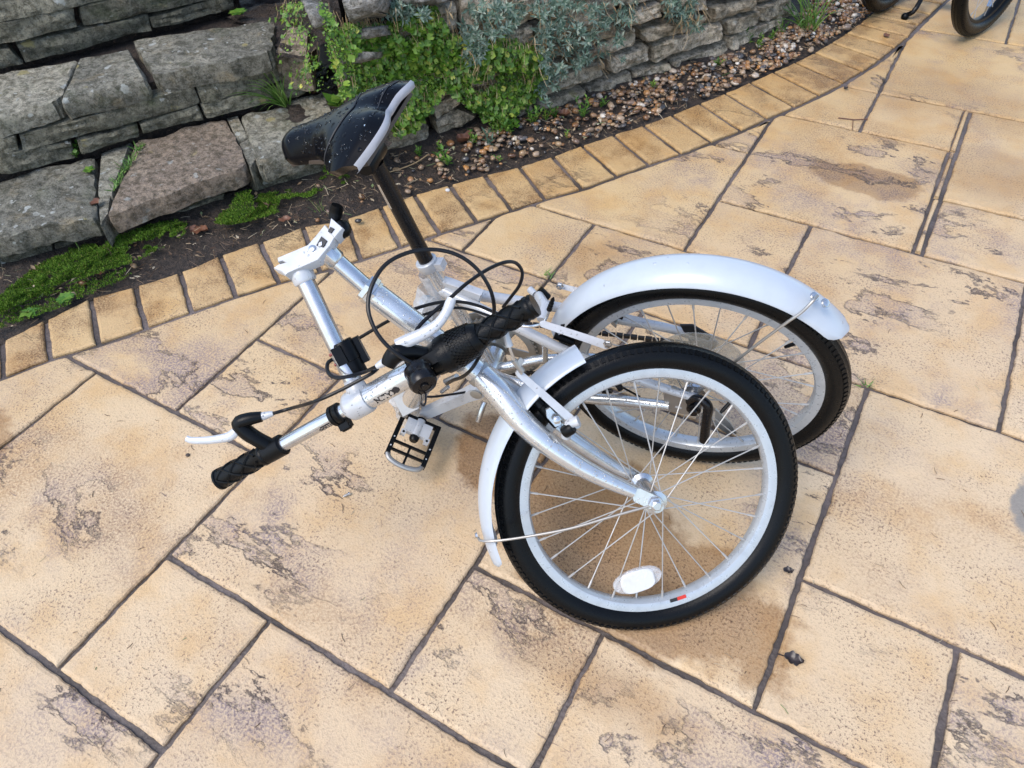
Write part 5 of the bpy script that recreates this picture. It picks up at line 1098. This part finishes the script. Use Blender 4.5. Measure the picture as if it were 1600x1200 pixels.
# ---- tufts and weeds
def tuft_thing(label, p, n, L, w, lean, droop, spread=.5, name='grass_tuft', r0=.012):
    t = thing(name, tuple(p), label, 'grass'); m = MB()
    for i in range(n):
        d = nrm(UPV*1.0+A3([*lean, 0])+A3([rng.gauss(0, spread), rng.gauss(0, spread), 0])); q = A3(p)+A3([rng.uniform(-r0, r0), rng.uniform(-r0, r0), 0]); blade(m, q, d, L*rng.uniform(.6, 1.1), w*rng.uniform(.7, 1.2), droop)
    raw(m, 'blades', M['grass'], t, 'stuff', True)
tuft_thing('long arching pale grass tuft on the lower tread left of the saddle nose', gd(446, 164, .128), 34, .17, .0046, (-.05, -.55), 1.3, .42)
tuft_thing('short spiky grass tuft at the foot of the second riser', gd(348, 176, .126), 26, .055, .0028, (0, -.2), .5, .5)
tuft_thing('tall arching grass clump at the far end of the gravel bed', gd(1262, 42, .02), 46, .22, .0045, (-.1, -.35), 1.3, .4, r0=.03)
tuft_thing('thin upright grass sprout in the moss left of the stem hinge', gd(130, 408, .01), 4, .07, .002, (0, 0), .2, .15)
tuft_thing('wispy grass sprout beside the hinge lever', gd(500, 330, .012), 9, .06, .002, (0, 0), .4, .6)
tuft_thing('strip of grass growing in the joint between two lower treads', gd(197, 262, .122), 14, .03, .0022, (0, 0), .5, .7, r0=.016)
st_t = thing('grass_tuft', tuple(gd(180, 292, .122)), 'low leafy grass along the left edge of the pinkish tread', 'grass'); m = MB()
for i in range(90):
    k = rng.random(); p = gd(176+46*k+rng.uniform(-4, 4), 300-74*k, .124); blade(m, p, nrm(UPV+rv()*.8), rng.uniform(.012, .03), .003, .6)
raw(m, 'blades', M['grass'], st_t, 'stuff', True)
tuft_thing('tiny grass sprouting from the slab joint right of the rear wheel', gd(1352, 604, 0), 12, .026, .002, (0, 0), .5, .9, r0=.008)
tuft_thing('tiny grass in the slab joint behind the twist grip', gd(856, 430, 0), 16, .026, .0022, (0, 0), .5, .9, r0=.014)
def weed(label, p, h, n, L, mat='weed', name='weed', rosette=False, ns=3, rw=.42):
    t = thing(name, tuple(p), label, 'weed'); m, s = MB(), MB(); p = A3(p)
    for k in range(ns):
        top = p+UPV*h*rng.uniform(.6, 1.1)+A3([rng.gauss(0, h*.35), rng.gauss(0, h*.35), 0]) if not rosette else p+UPV*.006
        s.tube([p, (p+top)/2+rv()*h*.04, top], .0009, 4)
        for i in range(n):
            q = p+(top-p)*(.25+.75*i/n); w = i*2.4+k; d = nrm(A3([math.cos(w), math.sin(w), .45+.8*i/n if not rosette else .25])); leaf_lance(m, q, d, UPV, L*rng.uniform(.7, 1.15), L*rw, .12)
    raw(m, 'leaves', M[mat], t, 'stuff', True); raw(s, 'stems', M[mat], t, 'stuff')
weed('fresh light green weed in front of the saddle post by the edging', gd(700, 258, .012), .055, 10, .022)
weed('small bright sprout against the wall foot, left of the bluish weed', gd(738, 226, .012), .05, 7, .017)
weed('bluish narrow-leaved weed at the wall foot', gd(762, 230, .012), .05, 8, .024, 'blueweed', rw=.25)
weed('bushy yellow-green weed under the end of the creeper', gd(800, 212, .012), .075, 10, .018, ns=7)
weed('bushy dark green weed by the wall beneath the straw stems', gd(830, 196, .012), .08, 10, .018, ns=6)
weed('upright green weed in the gravel before the second wall stone', gd(912, 186, .012), .065, 10, .017, ns=4)
weed('tiny green seedling in the gravel close to the edging', gd(886, 216, .012), .022, 5, .012, ns=3)
weed('single small seedling among pebbles near the seat post weed', gd(781, 252, .012), .022, 5, .012, ns=2)
weed('slender green weed leaning on the grey wall stone near the far grass clump', gd(1172, 74, .012), .06, 9, .017)
weed('short green weed beside the far grass clump', gd(1202, 66, .012), .045, 7, .016)
for u, v, h, n_, mt, lb_ in ((655, 246, .035, 7, 'weed', 'small green weed just right of the seat post under the wall'), (690, 238, .03, 6, 'smallleaf', 'tiny leafy sprig behind the light green weed by the seat post'),
        (776, 214, .045, 8, 'weed', 'small green weed between the bluish weed and the bushy yellow-green one'), (852, 190, .05, 8, 'smallleaf', 'leafy sprig right of the bushy dark green weed'), (868, 186, .04, 7, 'weed', 'small weed left of the brown leaf propped on the wall'),
        (938, 168, .03, 6, 'weed', 'tiny weed right of the upright green weed in the gravel'), (1022, 140, .03, 6, 'smallleaf', 'tiny leafy sprig alone below the middle of the bare wall'), (1120, 104, .03, 6, 'weed', 'tiny weed by the two big pale pebbles at the wall foot'),
        (1186, 78, .04, 8, 'smallleaf', 'leafy sprig between the two slender weeds at the far wall end'), (1222, 56, .05, 8, 'weed', 'small weed hugging the left side of the far grass clump')):
    weed(lb_, gd(u, v, .012), h, n_, .014, mt, ns=4)
weed('reddish stemmed sprig with round leaves on the lower left tread', gd(120, 246, .122), .04, 7, .016, ns=4, rw=.8)
weed('broad leaved seedling behind the loose tread joint', gd(140, 268, .122), .02, 7, .017, rosette=True, rw=.8)
weed('dark round-leaved plant on the upper tread under the top riser', gd(372, 22, .292), .02, 9, .028, rosette=True, rw=.85)
weed('silvery thin-leaved weed hanging beside the wall corner', gd(478, 118, .16), .045, 9, .034, 'blueweed', rw=.18)
weed('pair of big crinkled round leaves just behind the saddle', gd(530, 172, .13), .035, 5, .042, ns=3, rw=.8)
weed('geranium seedling with lobed leaves in the moss at far left', gd(104, 468, .014), .015, 9, .022, rosette=True, ns=6, rw=.75)
weed('single broad leaf lying at the bed corner near the first edging brick', gd(46, 490, .012), .006, 3, .028, rosette=True, ns=2, rw=.7)
# ---- fallen leaves, pebbles and oddments on the paving
def dead_leaf(label, u, v, size, mat, z=.0, w=0.0, curl=.35, stem=.0):
    p = gd(u, v, z); m = MB(); c, s = math.cos(w), math.sin(w); n = 10; base = len(m.v); pts = []
    for i in range(n+1):
        t = i/n; ww = size*.36*math.sin(math.pi*min(1, t*.92+.06))**.8*(1+.18*math.sin(t*19+u))
        for sd, k in ((-1, 1), (-.5, .4), (0, 0), (.5, .4), (1, 1)):
            x, y = (t-.5)*size, sd*ww; z_ = .003+curl*size*(k*.35+(t-.5)**2*.5)+.06*size*math.sin(t*9+sd*3+v); m.v.append((p[0]+c*x-s*y, p[1]+s*x+c*y, p[2]+max(.0008, z_)))
    m.f += [(i*5+j, (i+1)*5+j, (i+1)*5+j+1, i*5+j+1) for i in range(n) for j in range(4)]
    if stem: q = A3([p[0]-c*size*.5, p[1]-s*size*.5, p[2]+.004]); m.tube([q, q-A3([c, s, 0])*stem*.6+A3([0, 0, -.001]), q-A3([c*.8-s*.4, s*.8+c*.4, 0])*stem], .0012, 5)
    return tag(raw(m, 'dead_leaf', M[mat], None, None, True), label, 'leaf')
dead_leaf('small black curled leaf beside the front tyre', 1231, 893, .018, 'darkleaf', w=.4, curl=.5)
dead_leaf('crumpled black leaf with a stem on the slab below the front wheel', 1239, 1032, .03, 'darkleaf', w=.1, curl=.5, stem=.016)
dead_leaf('brown curled leaf on the soil below the pinkish tread', 312, 362, .05, 'brownleaf', .014, .5)
dead_leaf('red-brown leaf in the bed left of the stem hinge', 446, 345, .035, 'brownleaf', .014, .8)
dead_leaf('pale brown leaf on the moss at far left', 156, 428, .03, 'brownleaf', .02, .3)
dead_leaf('dark brown leaf standing at the wall foot beside the bluish weed', 726, 222, .05, 'brownleaf', .02, 1.2, 1.0)
dead_leaf('brown leaf against the wall stone before the gravel', 880, 182, .045, 'brownleaf', .02, .2, .8)
dead_leaf('rust coloured leaf on the earth behind the saddle', 492, 146, .03, 'brownleaf', .13, 1.0)
dead_leaf('dull red leaf on an edging brick near the parked bicycle', 1384, 57, .03, 'brownleaf', .001, 2.0)
dead_leaf('small dark leaf scrap near the far joint crossing', 1321, 140, .016, 'darkleaf', .001, .9, .7)
dead_leaf('brown leaf caught in the tread joint', 150, 318, .03, 'brownleaf', .118, 1.8)
def stone_bit(label, u, v, r, mat, name='pebble'):
    p = gd(u, v, r*.5); m = MB(); m.lathe(p-UPV*r*.5, nrm([.1, .2, 1]), [(r*.5, 0), (r, r*.3), (r*.9, r*.8), (r*.3, r*1.1)], 7); tag(m.build(name, M[mat], ang=30), label, 'pebble')
stone_bit('tiny dark pebble below the left brake lever', 293, 711, .0045, 'underside')
stone_bit('small black pebble on the slab near the far edging', 1381, 125, .006, 'underside')
stone_bit('white pebble on the edging brick in front of the seat post weed', 699, 297, .007, 'reflector')
p = gd(536, 776, .004); q_ = gd(549, 770, .004)
scr = thing('screw', tuple(gd(541, 773)), 'small grey metal screw lying on the slab right of the left grip', 'screw'); e = nrm(q_-p)
part('shank', M['steel_dull'], scr, lambda m_: m_.lathe(p, e, [(.0012, 0), (.0024, .003), (.0024, .011)], 10)); part('head', M['silver_bare'], scr, lambda m_: m_.lathe(p+e*.011, e, [(.0036, 0), (.0036, .003), (.002, .004)], 8))
tw = thing('twig', tuple(gd(1335, 186)), 'forked dry twig on the slab joint near the far edging', 'twig')
part('branch', M['brownleaf'], tw, lambda m_: m_.tube([gd(1310, 184, .003), gd(1335, 187, .004), gd(1356, 186, .003)], .0016, 6)); part('side_branch', M['brownleaf'], tw, lambda m_: m_.tube([gd(1333, 187, .004), gd(1332, 203, .003)], .0012, 6))
tw2 = thing('twig', tuple(gd(690, 265, .01)), 'thin pale curved twig across the bed behind the seat post', 'twig')
part('branch', M['straw'], tw2, lambda m_: m_.tube(spline([gd(597, 272, .016), gd(625, 264, .02), gd(650, 254, .022), gd(668, 242, .025)], 4), .0018, 6))

# ================================================================== SECOND BICYCLE, top right corner
B2 = thing('folding_bicycle', (-.15, 3.25, 0.0), 'dark folded bicycle parked at the top right corner, only tyres and kickstand in view', 'bicycle')
n2 = nrm([.93, -.36, .06]); n3 = nrm([.95, -.30, .0])
c2, c3 = A3([.015, 3.125, .243]), A3([-.300, 3.20, .243])
wheel(B2, c2, n2, rm=.2195, rmin=.0235, rim_mat='black', nspoke=20, label='nearer wheel with worn tread')
wheel(B2, c3, n3, rm=.2195, rmin=.0235, rim_mat='black', nspoke=20, label='farther wheel beside the edging')
def t2(name, pts, r, mat='blackpaint'): return part(name, M[mat], B2, lambda q: q.tube(spline([A3(p) for p in pts], 4), r, 12))
t2('kickstand', [gd(1414, 25, .006), gd(1432, 12, .04), A3([-.18, 3.30, .12]), A3([-.17, 3.42, .24])], .0085)
part('kickstand_foot', M['rubber'], B2, lambda q: q.ball(gd(1414, 26, .008), .014, 10))
t2('fork_blade', [c2+n2*.056, c2+n2*.052+A3([.0, .15, .16]), c2+n2*.03+A3([0, .26, .30])], .011); t2('fork_blade', [c2-n2*.056, c2-n2*.052+A3([0, .15, .16]), c2-n2*.03+A3([0, .26, .30])], .011)
t2('head_tube', [c2+A3([0, .25, .28]), c2+A3([0, .35, .44])], .019)
t2('main_tube', [c2+A3([0, .32, .36]), A3([-.12, 3.75, .46]), A3([-.30, 3.72, .42])], .022)
t2('seat_tube', [A3([-.31, 3.62, .24]), A3([-.31, 3.74, .62])], .016); t2('seat_post', [A3([-.31, 3.74, .60]), A3([-.31, 3.80, .86])], .013)
t2('chain_stay', [c3+n3*.056, A3([-.28, 3.62, .24])], .010); t2('chain_stay', [c3-n3*.056, A3([-.34, 3.62, .24])], .010); t2('seat_stay', [c3+n3*.056, A3([-.30, 3.72, .52])], .008); t2('seat_stay', [c3-n3*.056, A3([-.32, 3.72, .52])], .008)
def sad2(q):
    for k in range(9):
        t = k/8; w = float(np.interp(t, [0, .25, .5, 1], [.06, .085, .05, .018]))
        for j in range(9):
            s = -1+j/4; q.v.append((-.31+w*s, 3.92-.27*t, .90-.03*s*s))
    q.f += [(i*9+j, (i+1)*9+j, (i+1)*9+j+1, i*9+j+1) for i in range(8) for j in range(8)]
    q.v += [(x, y, z-.03) for x, y, z in q.v]; q.f += [(81+a, 81+d, 81+c, 81+b) for a, b, c, d in list(q.f)]
    lp = [i*9 for i in range(9)]+[72+j for j in range(1, 9)]+[i*9+8 for i in range(7, -1, -1)]+[j for j in range(7, 0, -1)]
    q.f += [(lp[k], lp[k-1], 81+lp[k-1], 81+lp[k]) for k in range(len(lp))]
part('saddle', M['black'], B2, sad2)
t2('handlebar', [c2+A3([-.27, .40, .56]), c2+A3([0, .38, .54]), c2+A3([.27, .40, .56])], .011); t2('stem', [c2+A3([0, .34, .42]), c2+A3([0, .38, .54])], .013)
part('pedal', M['black'], B2, lambda q: q.box(gd(1480, 2, .05)+A3([0, .05, .02]), A3([.04, 0, 0]), A3([0, .03, 0]), A3([0, 0, .009])))
part('crank', M['blackpaint'], B2, lambda q: q.box(A3([-.17, 3.48, .16]), A3([.009, 0, 0]), A3([0, .045, .085]), A3([0, .008, -.004])))
t2('mudguard_stay', [c2+n2*.06, c2+n2*.05+A3([.0, .10, -.12]), c2+n2*.04+A3([0, .17, -.20])], .003, 'silver_bare')
part('pedal_bracket', M['silver_bare'], B2, lambda q: q.box(gd(1545, 10, .03)+A3([.0, .0, 0]), A3([.008, 0, 0]), A3([0, .022, .004]), A3([0, -.002, .012])))
